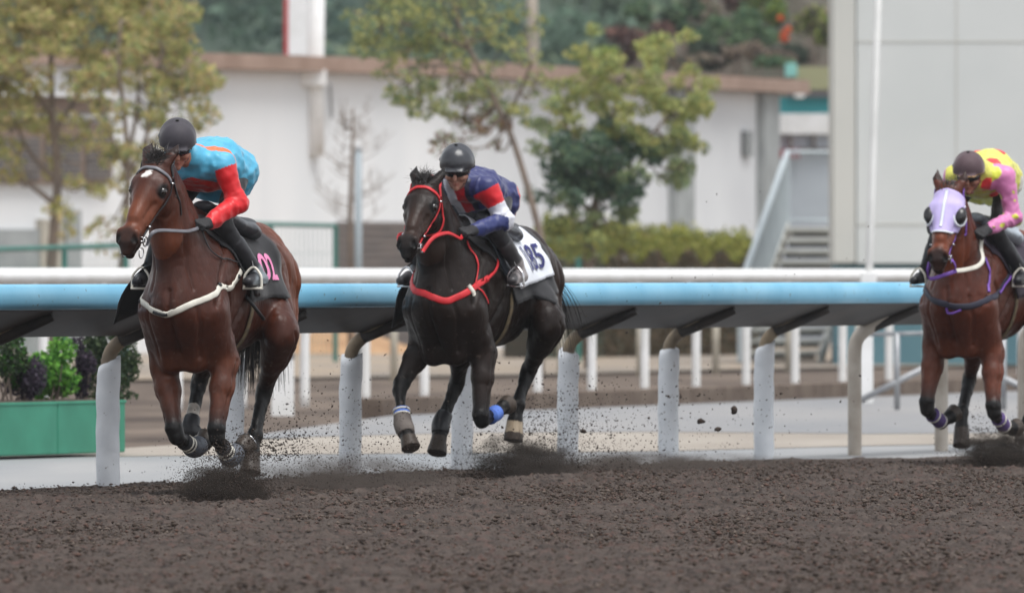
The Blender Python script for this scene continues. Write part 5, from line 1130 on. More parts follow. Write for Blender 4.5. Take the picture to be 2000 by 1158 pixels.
# ------------------------------------------------------------------ riders
def mirror(p): return np.array([p[0], -p[1], p[2]])
def mirror_leg(p, w=.05): return np.array([p[0], -(p[1]+w*np.clip((1.75-p[2])/.35, 0, 1)), p[2]])
def build_rider(H, sp, label):
    fr = H['fr']; g = lambda k: fr(*sp[k])
    pel = g('pelvis'); pel[1] = 0.0; root, og = hthing(fr, (0, 0, 1.70), 'person', label, 'person', 'riders crouched over the horses')
    shL, elL, wrL, haL = g('sh'), g('el'), g('wr'), g('ha'); knL, anL, toL, heL = [np.array(sp[k]) for k in ('kn', 'an', 'to', 'he')]
    shR, elR, wrR, haR = [mirror(p) for p in (shL, elL, wrL, haL)]
    for kk in ('shR', 'elR', 'wrR', 'haR'):
        if kk in sp:
            vv = fr(*sp[kk])
            if kk == 'shR': shR = vv
            elif kk == 'elR': elR = vv
            elif kk == 'wrR': wrR = vv
            else: haR = vv
    def clear(p, m):                                         # keep hands outside the horse's neck
        loc, no, k, d = H['bvh'].find_nearest(Vector(p)); return p if (Vector(p)-loc).dot(no) >= m else np.array(loc+no*m)
    haL, haR, wrL, wrR = clear(haL, .036), clear(haR, .036), clear(wrL, .05), clear(wrR, .05)
    hipL = pel+np.array([-.0, .128, -.02])
    hc_ = g('head'); fv = np.array([math.cos(R(sp.get('nod', 18))), sp.get('turn', 0.0), -math.sin(R(sp.get('nod', 18)))]); fv /= np.linalg.norm(fv)
    sv = np.array([0, 1., 0])+np.array([-sp.get('turn', 0.0), 0, sp.get('tilt', 0.0)]); sv -= fv*(sv@fv); sv /= np.linalg.norm(sv); uv = np.cross(fv, sv); uv = uv if uv[2] > 0 else -uv
    hd = lambda f_, u_, s_=0.: hc_+fv*f_+uv*u_+sv*s_
    shm = .5*(shL+shR); nb = shm+np.array([.05, 0, .03]); chest = pel+(shm-pel)*.68+np.array([0, 0, -.01]); waist = pel+(shm-pel)*.36+np.array([0, 0, sp.get('hump', .03)])
    def torso(f, o, k=.05, wr=0):
        f.cone(pel, waist, (.150+o, .115+o), (.138+o, .105+o), k, wr=wr); f.cone(waist, chest, (.138+o, .105+o), (.168+o, .118+o), k, wr=wr); f.cone(chest, shm, (.168+o, .118+o), (.150+o, .085+o), k, wr=wr)
        f.cone(shL, shR, .062+o, .062+o, k)
    def arm(f, S_, E, W_, o, k=.03, wr=0): f.cone(S_, E, .056+o, .046+o, k, wr=wr); f.cone(E, W_, .046+o, .031+o, k, wr=wr)
    # body: one continuous skin
    f = Field((-.50, -.55, 1.12), (.98, .55, 2.42), .0085)
    torso(f, -.008); f.cone(nb, hd(-.03, -.07), .060, .058, .03)
    for (S_, E, W_, Hn, sgn) in ((shL, elL, wrL, haL, 1), (shR, elR, wrR, haR, -1)): arm(f, S_, E, W_, -.004); f.cone(W_, Hn, (.024, .018), (.024, .014), .02)
    for sgn in (1, -1):
        m = (lambda p: p) if sgn == 1 else mirror_leg
        f.cone(m(hipL), m(knL), .060, .042, .04); f.cone(m(knL), m(anL), .046, .034, .03); f.cone(m(heL), m(toL), .018, .016, .02)
    f.cone(hd(-.03, .045), hd(.015, .04), (.074, .085), (.072, .082), .03, side=sv); f.cone(hd(.03, -.01), hd(.045, -.075), (.064, .06), (.040, .038), .03, side=sv)   # skull, jaw
    f.cone(hd(.085, -.098), hd(.078, -.10), .020, .018, .02); f.cone(hd(.095, .012), hd(.118, -.032), (.010, .010), (.016, .012), .012, side=sv)                          # chin, nose
    for s in (-1, 1):
        f.cone(hd(.085, .022, s*.030), hd(.07, .02, s*.055), .014, .012, .015); f.cone(hd(.072, -.028, s*.042), hd(.05, -.03, s*.058), .024, .02, .02); f.cone(hd(.094, .004, s*.031), hd(.096, .004, s*.031), .013, .013, .008, op='cut')
        f.cone(hd(-.005, .01, s*.078), hd(-.008, -.03, s*.075), (.008, .018), (.006, .012), .008, side=sv); f.cone(hd(.09, -.064, s*.0), hd(.082, -.066, s*.02), (.008, .008), (.005, .005), .008)
    f.cone(hd(.106, -.070, -.02), hd(.106, -.070, .02), .004, .004, .006, op='cut')
    V, F = f.mesh(2); sk = np.array(rgb(*sp['skin'])); c = sk[None]*(1+.12*noise3(V, 3, 25)[:, None]); lip, _ = segd(V, hd(.092, -.07, -.02), hd(.092, -.07, .02)); c = c*(1-.35*sstep(lip, .018, .008)[:, None]*np.array([.3, 1, 1]))
    make('body', V, F, M['skin'], root, off=og, smooth=True, col=np.clip(c, 0, 1))
    # silk shirt
    f = Field((-.50, -.55, 1.40), (.90, .55, 2.40), .0075); torso(f, .012, .05, wr=.007); f.cone(waist+np.array([0, 0, .0]), chest+np.array([-.03, 0, .02]), (.165, .12), (.185, .125), .06, wr=.008)
    f.cone(pel+np.array([-.035, 0, -.045]), waist, (.188, .155), (.165, .12), .05, wr=.008)
    for s in (-1, 1): f.cone(pel+np.array([-.03, s*.105, -.025]), waist+np.array([0, s*.07, -.01]), (.128, .15), (.105, .11), .05, wr=.006)
    for (S_, E, W_) in ((shL, elL, wrL), (shR, elR, wrR)):
        arm(f, S_, E, W_, .014, .025, wr=.007); f.cone(S_, S_+(E-S_)*.25, .080, .072, .03); f.cone(E, E, .066, .066, .03, wr=.008); f.cone(W_+(E-W_)*.22, W_+(E-W_)*.05, .056, .043, .015, wr=.006)
        for q_ in (.2, .42, .62, .8): p = E+(W_-E)*q_; f.cone(p+np.array([0, 0, .01]), p+np.array([.01, 0, -.01]), .056-.012*q_, .054-.012*q_, .008)
        for q_ in (.62, .78, .92): p = S_+(E-S_)*q_; f.cone(p, p+np.array([0, 0, .008]), .066-.008*q_, .064-.008*q_, .008)
    f.cone(nb+np.array([.03, 0, .02]), nb+np.array([-.02, 0, .01]), .082, .09, .03)
    cutp = hd(-.02, -.055); f.cone(hd(.0, -.02), hd(.03, -.09), .075, .07, .01, op='cut')
    V, F = f.mesh(1); n_ = np.zeros_like(V); fn = np.cross(V[F[:, 2]]-V[F[:, 0]], V[F[:, 3]]-V[F[:, 1]])
    for q in range(4): np.add.at(n_, F[:, q], fn)
    n_ /= np.maximum(np.linalg.norm(n_, axis=1), 1e-9)[:, None]; sd_ = int(abs(shL[0]*1000+pel[2]*777)) % 97
    fold = (1-np.abs(noise3(V@np.array([[.9, .3, .3], [-.3, 1, .2], [-.2, -.2, .45]]), sd_, 7)))**2*.016+(1-np.abs(noise3(V@np.array([[.45, .2, -.5], [.2, 1.1, 0], [.5, 0, .9]]), sd_+1, 14)))**2*.008+(1-np.abs(noise3(V, sd_+2, 34)))**3*.0015
    dA, tA = near_arm(V, dict(shL=shL, elL=elL, wrL=wrL, shR=shR, elR=elR, wrR=wrR)); ring_ = np.where(dA < .10, .006*np.maximum(0, np.sin(tA*26+3*noise3(V, sd_+3, 8)))*np.exp(-((tA-1.05)/.55)**2), 0)
    V = V+n_*(fold*np.where(dA < .09, .6, 1)-.015+ring_)[:, None]
    for it in range(2):
        S_ = np.zeros_like(V); c_ = np.zeros(len(V))
        for a_ in range(4):
            b_ = (a_+1) % 4; np.add.at(S_, F[:, a_], V[F[:, b_]]); np.add.at(c_, F[:, a_], 1); np.add.at(S_, F[:, b_], V[F[:, a_]]); np.add.at(c_, F[:, b_], 1)
        V = V+.5*(S_/np.maximum(c_, 1)[:, None]-V)
    c = sp['paint'](V, dict(shL=shL, elL=elL, wrL=wrL, shR=shR, elR=elR, wrR=wrR, pel=pel, chest=chest, nb=nb, waist=waist))
    make('shirt', V, F, M['silk'], root, off=og, smooth=True, col=c)
    # breeches and boots
    f = Field((-.50, -.55, 1.12), (.80, .55, 2.30), .008); f.cone(pel+np.array([-.01, 0, -.02]), pel+np.array([.05, 0, .0]), (.140, .105), (.130, .095), .05)
    for sgn in (1, -1):
        m = (lambda p: p) if sgn == 1 else mirror_leg
        f.cone(m(hipL), m(knL), .074, .052, .04, wr=.004); f.cone(m(knL), m(anL), .057, .045, .03, wr=.004)
    V, F = f.mesh(2); make('breeches', V, F, sp['breech'], root, off=og, smooth=True)
    for sgn in (1, -1):
        m = (lambda p: p) if sgn == 1 else mirror_leg; kn, an, he, to = m(knL), m(anL), m(heL), m(toL); lo = np.minimum.reduce([kn, an, he, to])-.12; hi = np.maximum.reduce([kn, an, he, to])+.12
        f = Field(lo, hi, .007); f.cone(kn+(an-kn)*.42, an, .057, .045, .02, wr=.003); f.cone(an, he, .045, .036, .02); f.cone(he, .5*(he+to)+np.array([0, 0, .012]), (.034, .034), (.040, .038), .02); f.cone(.5*(he+to)+np.array([0, 0, .008]), to, (.042, .036), (.034, .026), .02)
        f.cone(he+np.array([0, 0, -.022]), to+np.array([0, 0, -.018]), (.036, .012), (.036, .012), .006)
        V, F = f.mesh(2); tt = sstep((V-kn)@(an-kn)/((an-kn)@(an-kn)), .92, 1.0); c = np.array(rgb(*sp['boot'][0]))[None]*(1-tt[:, None])+np.array(rgb(*sp['boot'][1]))[None]*tt[:, None]
        make('boot', V, F, M['bootm'], root, off=og, smooth=True, col=c*(1+.2*noise3(V, 5, 40)[:, None]))
    # gloved hands: palm, four fingers curled round the rein, thumb
    for (W_, Hn, sgn) in ((wrL, haL, 1), (wrR, haR, -1)):
        f = Field(np.minimum(W_, Hn)-.13, np.maximum(W_, Hn)+.13, .0055); fw = (Hn-W_); fw = fw/np.linalg.norm(fw); ac = np.array([.25, -sgn*.85, .45]); ac -= fw*(ac@fw); ac /= np.linalg.norm(ac); dn = np.cross(fw, ac); dn = dn if dn[2] < 0 else -dn
        f.cone(W_-fw*.02, W_+fw*.02, .036, .035, .01); f.cone(W_+fw*.015, Hn-fw*.005, (.036, .024), (.044, .022), .02, side=ac)
        for i, (L_, r_) in enumerate(((.92, .0105), (1.0, .011), (.95, .0105), (.80, .0095))):
            k0 = Hn+ac*(.033-.022*i)+dn*-.004; k1 = k0+(fw*.032+dn*.008)*L_; k2 = k1+(dn*.027+fw*.002)*L_; k3 = k2+(-fw*.022+dn*.003)*L_
            f.cone(k0-fw*.01, k1, r_*1.15, r_, .006); f.cone(k1, k2, r_, r_*.95, .004); f.cone(k2, k3, r_*.95, r_*.8, .004)
        t0 = W_+fw*.035+ac*.030+dn*.006; t1 = t0+ac*.018+fw*.028+dn*.012; t2 = t1+fw*.024+dn*.014-ac*.010; f.cone(t0, t1, .014, .0125, .008); f.cone(t1, t2, .0125, .010, .004)
        V, F = f.mesh(1); make('glove', V, F, M['glove'], root, off=og, smooth=True)
        if sp.get('watch') and sgn == 1: 
            mb = MB(); p = Vector(W_-fw*.005); mb.tube([p-Vector(fw)*.011, p+Vector(fw)*.011], .0385, 16); w_ = mb.build('wrist_strap', M['blk'], root, smooth=True, off=og)
            mb = MB(); mb.lathe(p+Vector((.012, sgn*.036, .01)), [(.012, -.006), (.016, -.002), (.016, .004), (.010, .008)], 14); mb.build('watch_face', pmat('brass_watch', rgb(170, 150, 100), rough=.3, metal=.6), w_, smooth=True, off=og)
    # helmet with peak, seam band and button
    f = Field(hc_-.24, hc_+.24, .0065); f.cone(hd(-.035, .045), hd(.012, .045), (.113, .122), (.110, .118), .02, side=sv, cut=(hd(0, .018), -uv*1.0+fv*.12)); f.cone(hd(.092, .032, -.05), hd(.092, .032, .05), (.05, .012), (.05, .012), .015, side=fv)
    f.cone(hd(-.02, -.02), hd(.0, .015), (.090, .10), (.088, .095), .01, side=sv, op='cut')
    V, F = f.mesh(2); c = sp['cap'](V, hd, fv, uv, sv); h_ = make('helmet', V, F, sp['capmat'], root, off=og, smooth=True, col=c)
    mb = MB(); b_ = Vector(hd(-.012, .168)); mb.lathe(b_, [(.004, -.008), (.012, -.004), (.011, .003), (.004, .006)], 12); mb.build('button', sp['capmat'], h_, smooth=True, off=og)
    n_ = 30; V_ = []; F_ = []                                   # goggles: curved lens and strap
    for i in range(n_):
        a_ = R(-72+144*i/(n_-1)); cx = .106*math.cos(a_)**.8-.004; sx = .083*math.sin(a_); hh = .024*(1-.55*max(0, math.cos(a_*3.2+math.pi)*0))*(1-.18*abs(math.sin(a_))); nose_ = .010*math.exp(-(sx/.014)**2)
        for (u_, e_) in ((hh, -.004), (hh*.6, .004), (0, .006), (-hh*.6+nose_, .004), (-hh+nose_, -.004)): V_.append(Vector(hd(cx+e_, .004+u_, sx)))
    for i in range(n_-1):
        for j in range(4): F_.append((i*5+j, (i+1)*5+j, (i+1)*5+j+1, i*5+j+1))
    go = make('goggles', V_, F_, sp['lens'], root, off=og, smooth=True); m_ = go.modifiers.new('thickness', 'SOLIDIFY'); m_.thickness = .004; m_.offset = 0
    pts = [Vector(hd(.106*math.cos(R(a_))-.004 if abs(a_) < 90 else .115*math.cos(R(a_))-.02, .008+.035*max(0, abs(a_)-70)/110, .0845*math.sin(R(a_))*(1.30 if abs(a_) > 90 else 1.04))) for a_ in range(64, 297, 8)]
    mb = MB(); V_, F_ = ribbon(pts, [p-Vector(hd(-.01, .01)) for p in pts], .022, .004); make('strap', V_, F_, M['blk'], go, off=og, smooth=True)
    cs = [Vector(hd(.0, .02, s_*.082)) if abs(s_) == 1 else Vector(hd(.02+.02*(1-abs(s_)), -.06-.055*(1-abs(s_)), s_*.075)) for s_ in (-1, -.8, -.5, -.2, .2, .5, .8, 1)]
    V_, F_ = ribbon(smooth_path(cs, 3), [p-Vector(hd(.0, -.02)) for p in smooth_path(cs, 3)], .016, .003); make('chin_strap', V_, F_, M['blk'], h_, off=og, smooth=True)
    return root
M['skin'] = pmat('skin', (1, 1, 1), rough=.5, attr='Col', spec=.4); M['skin'].node_tree.nodes['Principled BSDF'].inputs['Subsurface Weight'].default_value = .08
M['silk'] = pmat('silk_cloth', (1, 1, 1), (.9, .9, .9), scale=9, rough=.45, attr='Col', bump=.25, bscale=20, spec=.45, sheen=.25, bdist=.012)
M['bootm'] = pmat('boot_leather', (1, 1, 1), rough=.4, attr='Col', spec=.45, bump=.1, bscale=80)
M['glove'] = pmat('black_knit_glove', rgb(36, 36, 39), rgb(28, 28, 31), scale=60, rough=.75, bump=.2, bscale=200, bdist=.003)
BRE = pmat('black_breeches', rgb(34, 34, 39), rgb(27, 27, 31), scale=12, rough=.62, bump=.35, bscale=24, sheen=.2, bdist=.01)
LENS = pmat('dark_goggle_lens', rgb(22, 22, 25), rough=.08, spec=.7); LENS2 = pmat('smoked_goggle_lens', rgb(40, 42, 48), rough=.08, spec=.8)
def near_arm(V, j):
    a1, t1 = segd(V, j['shL'], j['elL']); a2, t2 = segd(V, j['elL'], j['wrL']); b1, u1 = segd(V, j['shR'], j['elR']); b2, u2 = segd(V, j['elR'], j['wrR'])
    d = np.minimum.reduce([a1, a2, b1, b2]); t = np.where(np.minimum(a1, b1) < np.minimum(a2, b2), np.where(a1 < b1, t1, u1), 1+np.where(a2 < b2, t2, u2)); return d, t
def fill(V, c): return np.repeat(np.array([rgb(*c)]), len(V), 0)
def paint1(V, j):
    c = fill(V, (86, 178, 214)); d, t = near_arm(V, j); out = np.abs(V[:, 1]) > np.abs(j['shL'][1])-.03; rel = V-j['nb']
    oy = (rel[:, 0] < .01-.05*(np.abs(V[:, 1])/.2)) & (rel[:, 0] > -.09-.14*(np.abs(V[:, 1])/.2)) & (V[:, 2] > j['shL'][2]-.045); c[oy] = rgb(240, 116, 66)
    lowf = (V[:, 2] < j['shL'][2]-.075-.05*np.abs(V[:, 1])/.2) & (V[:, 0] > j['waist'][0]+.02); c[lowf] = rgb(206, 48, 40)
    sl = (d < .12) & (t > .08) & out; c[sl] = rgb(216, 30, 38); return c
def paint2(V, j):
    c = fill(V, (46, 52, 104)); d, t = near_arm(V, j); out = np.abs(V[:, 1]) > np.abs(j['shL'][1])-.07
    fr_ = (V[:, 0] > j['chest'][0]+.05) & (np.abs(V[:, 1]) < .12) & (V[:, 2] < j['nb'][2]+.03); c[fr_] = rgb(34, 36, 62); c[fr_ & (V[:, 1] > -.03) & (V[:, 1] < .03)] = rgb(222, 222, 232); c[fr_ & (V[:, 1] >= .03) & (V[:, 1] < .085)] = rgb(204, 36, 48)
    tail = V[:, 0] < j['pel'][0]-.06; c[tail & (V[:, 2] < j['pel'][2]+.06)] = rgb(206, 44, 52)
    c[(d < .12) & out & (t > .0)] = rgb(218, 30, 42); c[(d < .12) & out & (t > .5) & (t < 1.04)] = rgb(222, 224, 234); c[(d < .12) & out & (t >= 1.04)] = rgb(44, 54, 110); return c
def paint3(V, j):
    c = fill(V, (220, 218, 104)); d, t = near_arm(V, j); out = np.abs(V[:, 1]) > np.abs(j['shL'][1])-.02
    for (x, y, z) in (tuple(FR3(1938, 322, .36)), tuple(FR3(1932, 366, .52)), tuple(FR3(1903, 392, .58)), (.10, -.10, 2.2), (.42, .0, 1.95), (.44, .12, 1.98), (.44, -.1, 1.95), (.10, .12, 2.15), (.12, -.05, 2.2), (.34, -.12, 2.15), (.0, .0, 2.15), (-.05, .17, 2.0), (.30, .18, 1.9), (.20, .0, 1.85)):
        q = (V-np.array([x, y, z]))/np.array([.075, .06, .07]); c[(q*q).sum(1) < 1] = rgb(226, 58, 64)
    low = V[:, 0] < j['pel'][0]-.0; c[low & (V[:, 2] < j['pel'][2]+.0)] = rgb(226, 224, 214)
    sl = (d < .12) & (t > -1) & (np.abs(V[:, 1]) > .125); c[sl] = rgb(216, 130, 184); sp_ = sl & ((noise3(V*np.array([1, 1, 1.2]), 77, 13)+.3*noise3(V, 78, 30)) > .28); c[sp_] = rgb(214, 218, 72); return c
def cap1(V, hd, fv, uv, sv): 
    c = fill(V, (52, 48, 56)); return c
def cap3(V, hd, fv, uv, sv):
    c = fill(V, (78, 58, 64)); u = (V-hd(0, 0))@uv; f_ = (V-hd(0, 0))@fv; c[(u < .036) & (f_ > -.05) & (u > .02)] = rgb(186, 146, 92); return c
CAPM = pmat('cap_cloth', (1, 1, 1), (.9, .9, .9), scale=30, rough=.7, attr='Col', bump=.2, bscale=200, sheen=.25, bdist=.003); CAPG = pmat('shiny_cap_cover', (1, 1, 1), (.7, .7, .7), scale=8, rough=.28, attr='Col', bump=.4, bscale=18, spec=.6, bdist=.01)
common = {}
J1 = build_rider(H1, dict(LEG1, pelvis=(440, 330, -.03), sh=(436, 322, .42), el=(463, 396, .40), wr=(408, 436, .64), ha=(386, 441, .72), head=(347, 287, .66), nod=26, turn=.30, tilt=0.0, skin=(178, 124, 104), paint=paint1, breech=BRE, boot=((38, 38, 42), (120, 128, 134)), cap=cap1, capmat=CAPM, lens=LENS2, hump=.05),
    'rider in light blue and red with a black cap, crouched on the leading bay horse')
J2 = build_rider(H2, dict(LEG2, pelvis=(958, 382, -.05), sh=(952, 368, .42), el=(984, 432, .37), wr=(926, 450, .60), ha=(904, 452, .69), head=(893, 332, .64), nod=20, turn=0.22, skin=(172, 126, 108), paint=paint2, breech=BRE, boot=((60, 58, 60), (150, 144, 144)), cap=lambda V, *a: fill(V, (52, 54, 60)), capmat=CAPG, lens=LENS, hump=.03),
    'rider in navy, red and white with a shiny black helmet on the dark brown horse')
J3 = build_rider(H3, dict(LEG3, pelvis=(2012, 345, -.05), sh=(1962, 345, .42), shR=(1866, 345, .50), elR=(1848, 402, .46), el=(1978, 425, .39), wr=(1931, 447, .60), ha=(1907, 456, .69), head=(1892, 343, .64), nod=18, turn=.22, skin=(150, 102, 84), paint=paint3, breech=BRE, boot=((38, 38, 42), (60, 60, 64)), cap=cap3, capmat=CAPM, lens=LENS, watch=True, hump=.05),
    'rider in red-spotted yellow with pink sleeves and a plum cap on the hooded horse')
t, og = hthing(FR1, FR1(392, 452, .58), 'riding_whip', 'thin black riding whip slanting down from the leading rider\'s gloved hand', 'whip')
mb = MB(); mb.tube([Vector(FR1(378, 432, .60)), Vector(FR1(440, 535, .36))+Vector((0, .03, 0)), Vector(FR1(470, 580, .24))+Vector((0, .04, 0))], [.007, .006, .005], 8); mb.build('shaft', M['blk'], t, smooth=True, off=og)
mb = MB(); mb.tube([Vector(FR1(470, 580, .24))+Vector((0, .04, 0)), Vector(FR1(500, 624, .12))+Vector((0, .05, 0))], [.011, .011], 8); mb.build('flap', M['blk'], t, smooth=True, off=og)
# ------------------------------------------------------------------ kicked-up dirt
def clods(name, label, groups, seed, mat):
    rg = np.random.default_rng(seed); Cs = []; Sz = []
    for (c, spread, n, s0, s1, skew) in groups:
        d = rg.normal(size=(n, 3))*np.array(spread); d[:, 2] = np.abs(d[:, 2])**skew*np.sign(1); Cs.append(np.array(c)+d); Sz.append(s0*(s1/s0)**(rg.uniform(size=n)**2.2))
    C = np.concatenate(Cs); sz = np.concatenate(Sz)[:, None]; ok = C[:, 2] > .0; C, sz = C[ok], sz[ok]; n = len(C)
    base = np.array([[1, 0, 0], [-1, 0, 0], [0, 1, 0], [0, -1, 0], [0, 0, 1], [0, 0, -1]], float); tri = np.array([[0, 2, 4], [2, 1, 4], [1, 3, 4], [3, 0, 4], [2, 0, 5], [1, 2, 5], [3, 1, 5], [0, 3, 5]])
    q = rg.normal(size=(n, 4)); q /= np.linalg.norm(q, axis=1)[:, None]; w, x, y, z = q.T
    Rm = np.stack([1-2*(y*y+z*z), 2*(x*y-z*w), 2*(x*z+y*w), 2*(x*y+z*w), 1-2*(x*x+z*z), 2*(y*z-x*w), 2*(x*z-y*w), 2*(y*z+x*w), 1-2*(x*x+y*y)], 1).reshape(n, 3, 3)
    P = base[None]*rg.uniform(.35, 1.2, (n, 6, 1))*np.array([1.25, .8, .6]); P = np.einsum('nij,nkj->nki', Rm, P)*sz[:, :, None]+C[:, None]
    F = (tri[None]+6*np.arange(n)[:, None, None]).reshape(-1, 3); o = make(name, P.reshape(-1, 3), F, mat); tag(o, label, 'flying dirt', kind='stuff'); return o
M['clod'] = pmat('wet_dark_dirt', rgb(70, 60, 54), rgb(46, 40, 37), scale=30, rough=.9, spec=.15)
def pg(px, py, Z): return tuple(at(px, py, Z))
e3 = tuple(E_AX)
clods('flying_dirt', 'dense burst of dark dirt thrown up under the leading horse', [
    (pg(445, 978, 67.6), (.13, .25, .09), 18000, .002, .007, 1.0), (pg(430, 968, 67.7), (.10, .2, .10), 8000, .002, .007, 1.0), (pg(470, 975, 67.7), (.09, .2, .12), 900, .002, .008, 1.0), (pg(420, 900, 67.8), (.05, .1, .06), 120, .004, .010, 1), (pg(485, 900, 67.9), (.10, .2, .10), 700, .004, .010, 1)], 1, M['clod'])
clods('flying_dirt', 'wide spray of dirt specks in front of the rail between the leading and second horses', [
    (pg(640, 945, 71.8), (.42, .8, .13), 1500, .002, .008, 1.0), (pg(620, 930, 72), (.40, .8, .30), 1500, .003, .010, 1.0), (pg(550, 900, 71), (.10, .3, .14), 420, .004, .014, 1), (pg(760, 948, 72.5), (.40, .7, .12), 1300, .002, .008, 1), (pg(700, 880, 73), (.5, .7, .22), 260, .004, .012, 1), (pg(760, 940, 72), (.3, .6, .05), 1400, .002, .008, 1)], 2, M['clod'])
clods('flying_dirt', 'dark burst of dirt thrown up behind the second horse\'s hooves', [
    (pg(1005, 936, 75.6), (.16, .3, .10), 9000, .002, .007, 1), (pg(1075, 930, 76), (.16, .3, .10), 1500, .002, .008, 1), (pg(1040, 920, 76), (.26, .5, .26), 2600, .003, .010, 1), (pg(1110, 915, 77), (.22, .5, .22), 900, .004, .012, 1), (pg(1200, 920, 78), (.45, .8, .10), 1500, .002, .008, 1), (pg(1180, 900, 78), (.4, .8, .36), 420, .004, .013, 1)], 3, M['clod'])
clods('flying_dirt', 'dark burst of dirt under the last horse at the right edge', [
    (pg(1955, 913, 79.6), (.16, .3, .09), 9000, .002, .007, 1), (pg(1925, 905, 79.6), (.09, .2, .16), 1200, .002, .008, 1), (pg(2010, 913, 79.6), (.14, .3, .16), 1500, .002, .008, 1), (pg(1900, 860, 79.6), (.08, .2, .12), 140, .004, .010, 1)], 4, M['clod'])
clods('flying_dirt', 'scattered loose clods in the air right of the second horse', [(pg(1380, 790, 78), (.55, .8, .12), 60, .006, .022, 1), (pg(1330, 860, 78), (.5, .9, .12), 90, .004, .014, 1), (pg(1450, 830, 79), (.6, .8, .12), 50, .004, .016, 1), (pg(1100, 620, 76), (.4, .5, .15), 26, .003, .008, 1), (pg(1300, 560, 78), (.6, .6, .2), 26, .003, .008, 1), (pg(1500, 760, 80), (.6, .6, .9), 50, .003, .009, 1)], 5, M['clod'])
# a few big torn-off clods
rg = np.random.default_rng(61); k = 0
for (px, py, Z, r, lab) in ((1369, 823, 77.5, .024, 'flying clod level with the middle of the white posts, left one of a near pair'), (1402, 838, 77.6, .022, 'flying clod just right of and below its neighbour in the near pair'), (1434, 802, 78, .02, 'tall thin flying clod right of the pair of clods'), (1140, 842, 76, .02, 'dark clod flying beside the padded post right of the second horse')):
    c = Vector(pg(px, py, Z)); bm = bmesh.new(); bmesh.ops.create_icosphere(bm, subdivisions=2, radius=r)
    V = np.array([v.co[:] for v in bm.verts]); V = V*(1+.35*noise3(V, 70+k, 45)[:, None]+.2*noise3(V, 80+k, 110)[:, None])*np.array([1.2, .8, .7 if k != 2 else 1.5])+np.array(c)
    F = [tuple(v.index for v in f_.verts) for f_ in bm.faces]; bm.free(); o = make('dirt_clod', V, F, M['clod'], smooth=True); tag(o, lab, 'clod', 'big dirt clods in the air'); k += 1
# loose crumbs lying all over the harrowed track
rg = np.random.default_rng(91); n = 90000; yy = 44+38*rg.uniform(size=n)**.8; xx = (rg.uniform(-1.12, 1.12, n))*1000/F_PX*yy; ok = yy < np.interp(xx, ex, ez)-.15; xx, yy = xx[ok], yy[ok]; n = len(xx)
clump = up2(rg.uniform(size=(60, 40)), (400, 200))[np.clip(((yy-44)*10).astype(int), 0, 399), np.clip(((xx+4)*24).astype(int), 0, 199)]; keep = rg.uniform(size=n) < .7+.4*clump; xx, yy = xx[keep], yy[keep]; n = len(xx)
sz = .0032*(4.6**(rg.uniform(size=n)**3.0))[:, None]; C = np.stack([xx, yy, .004+.010*rg.normal(size=n)], 1)
base = np.array([[1, 0, 0], [-1, 0, 0], [0, 1, 0], [0, -1, 0], [0, 0, 1], [0, 0, -1]], float); tri = np.array([[0, 2, 4], [2, 1, 4], [1, 3, 4], [3, 0, 4], [2, 0, 5], [1, 2, 5], [3, 1, 5], [0, 3, 5]])
an_ = rg.uniform(0, 6.28, n); P = base[None]*rg.uniform(.5, 1.3, (n, 6, 1))*np.array([1.6, 1.6, .8])+rg.normal(size=(n, 6, 3))*.12
ca, sa = np.cos(an_)[:, None], np.sin(an_)[:, None]; P = np.stack([P[:, :, 0]*ca-P[:, :, 1]*sa, P[:, :, 0]*sa+P[:, :, 1]*ca, P[:, :, 2]], 2)*sz[:, :, None]+C[:, None]
F = (tri[None]+6*np.arange(n)[:, None, None]).reshape(-1, 3); kc = np.array([rgb(*c_) for c_ in ((68, 59, 53), (58, 50, 46), (82, 72, 65), (90, 72, 65), (100, 90, 83), (76, 67, 60))])[rg.integers(0, 6, n)]
o = make('loose_dirt', P.reshape(-1, 3), F, pmat('loose_dirt', (1, 1, 1), rough=.95, attr='Col', spec=.1), col=np.repeat(kc, 6, 0)); tag(o, 'dark crumbs of soil lying all over the track', 'soil crumbs', kind='stuff')
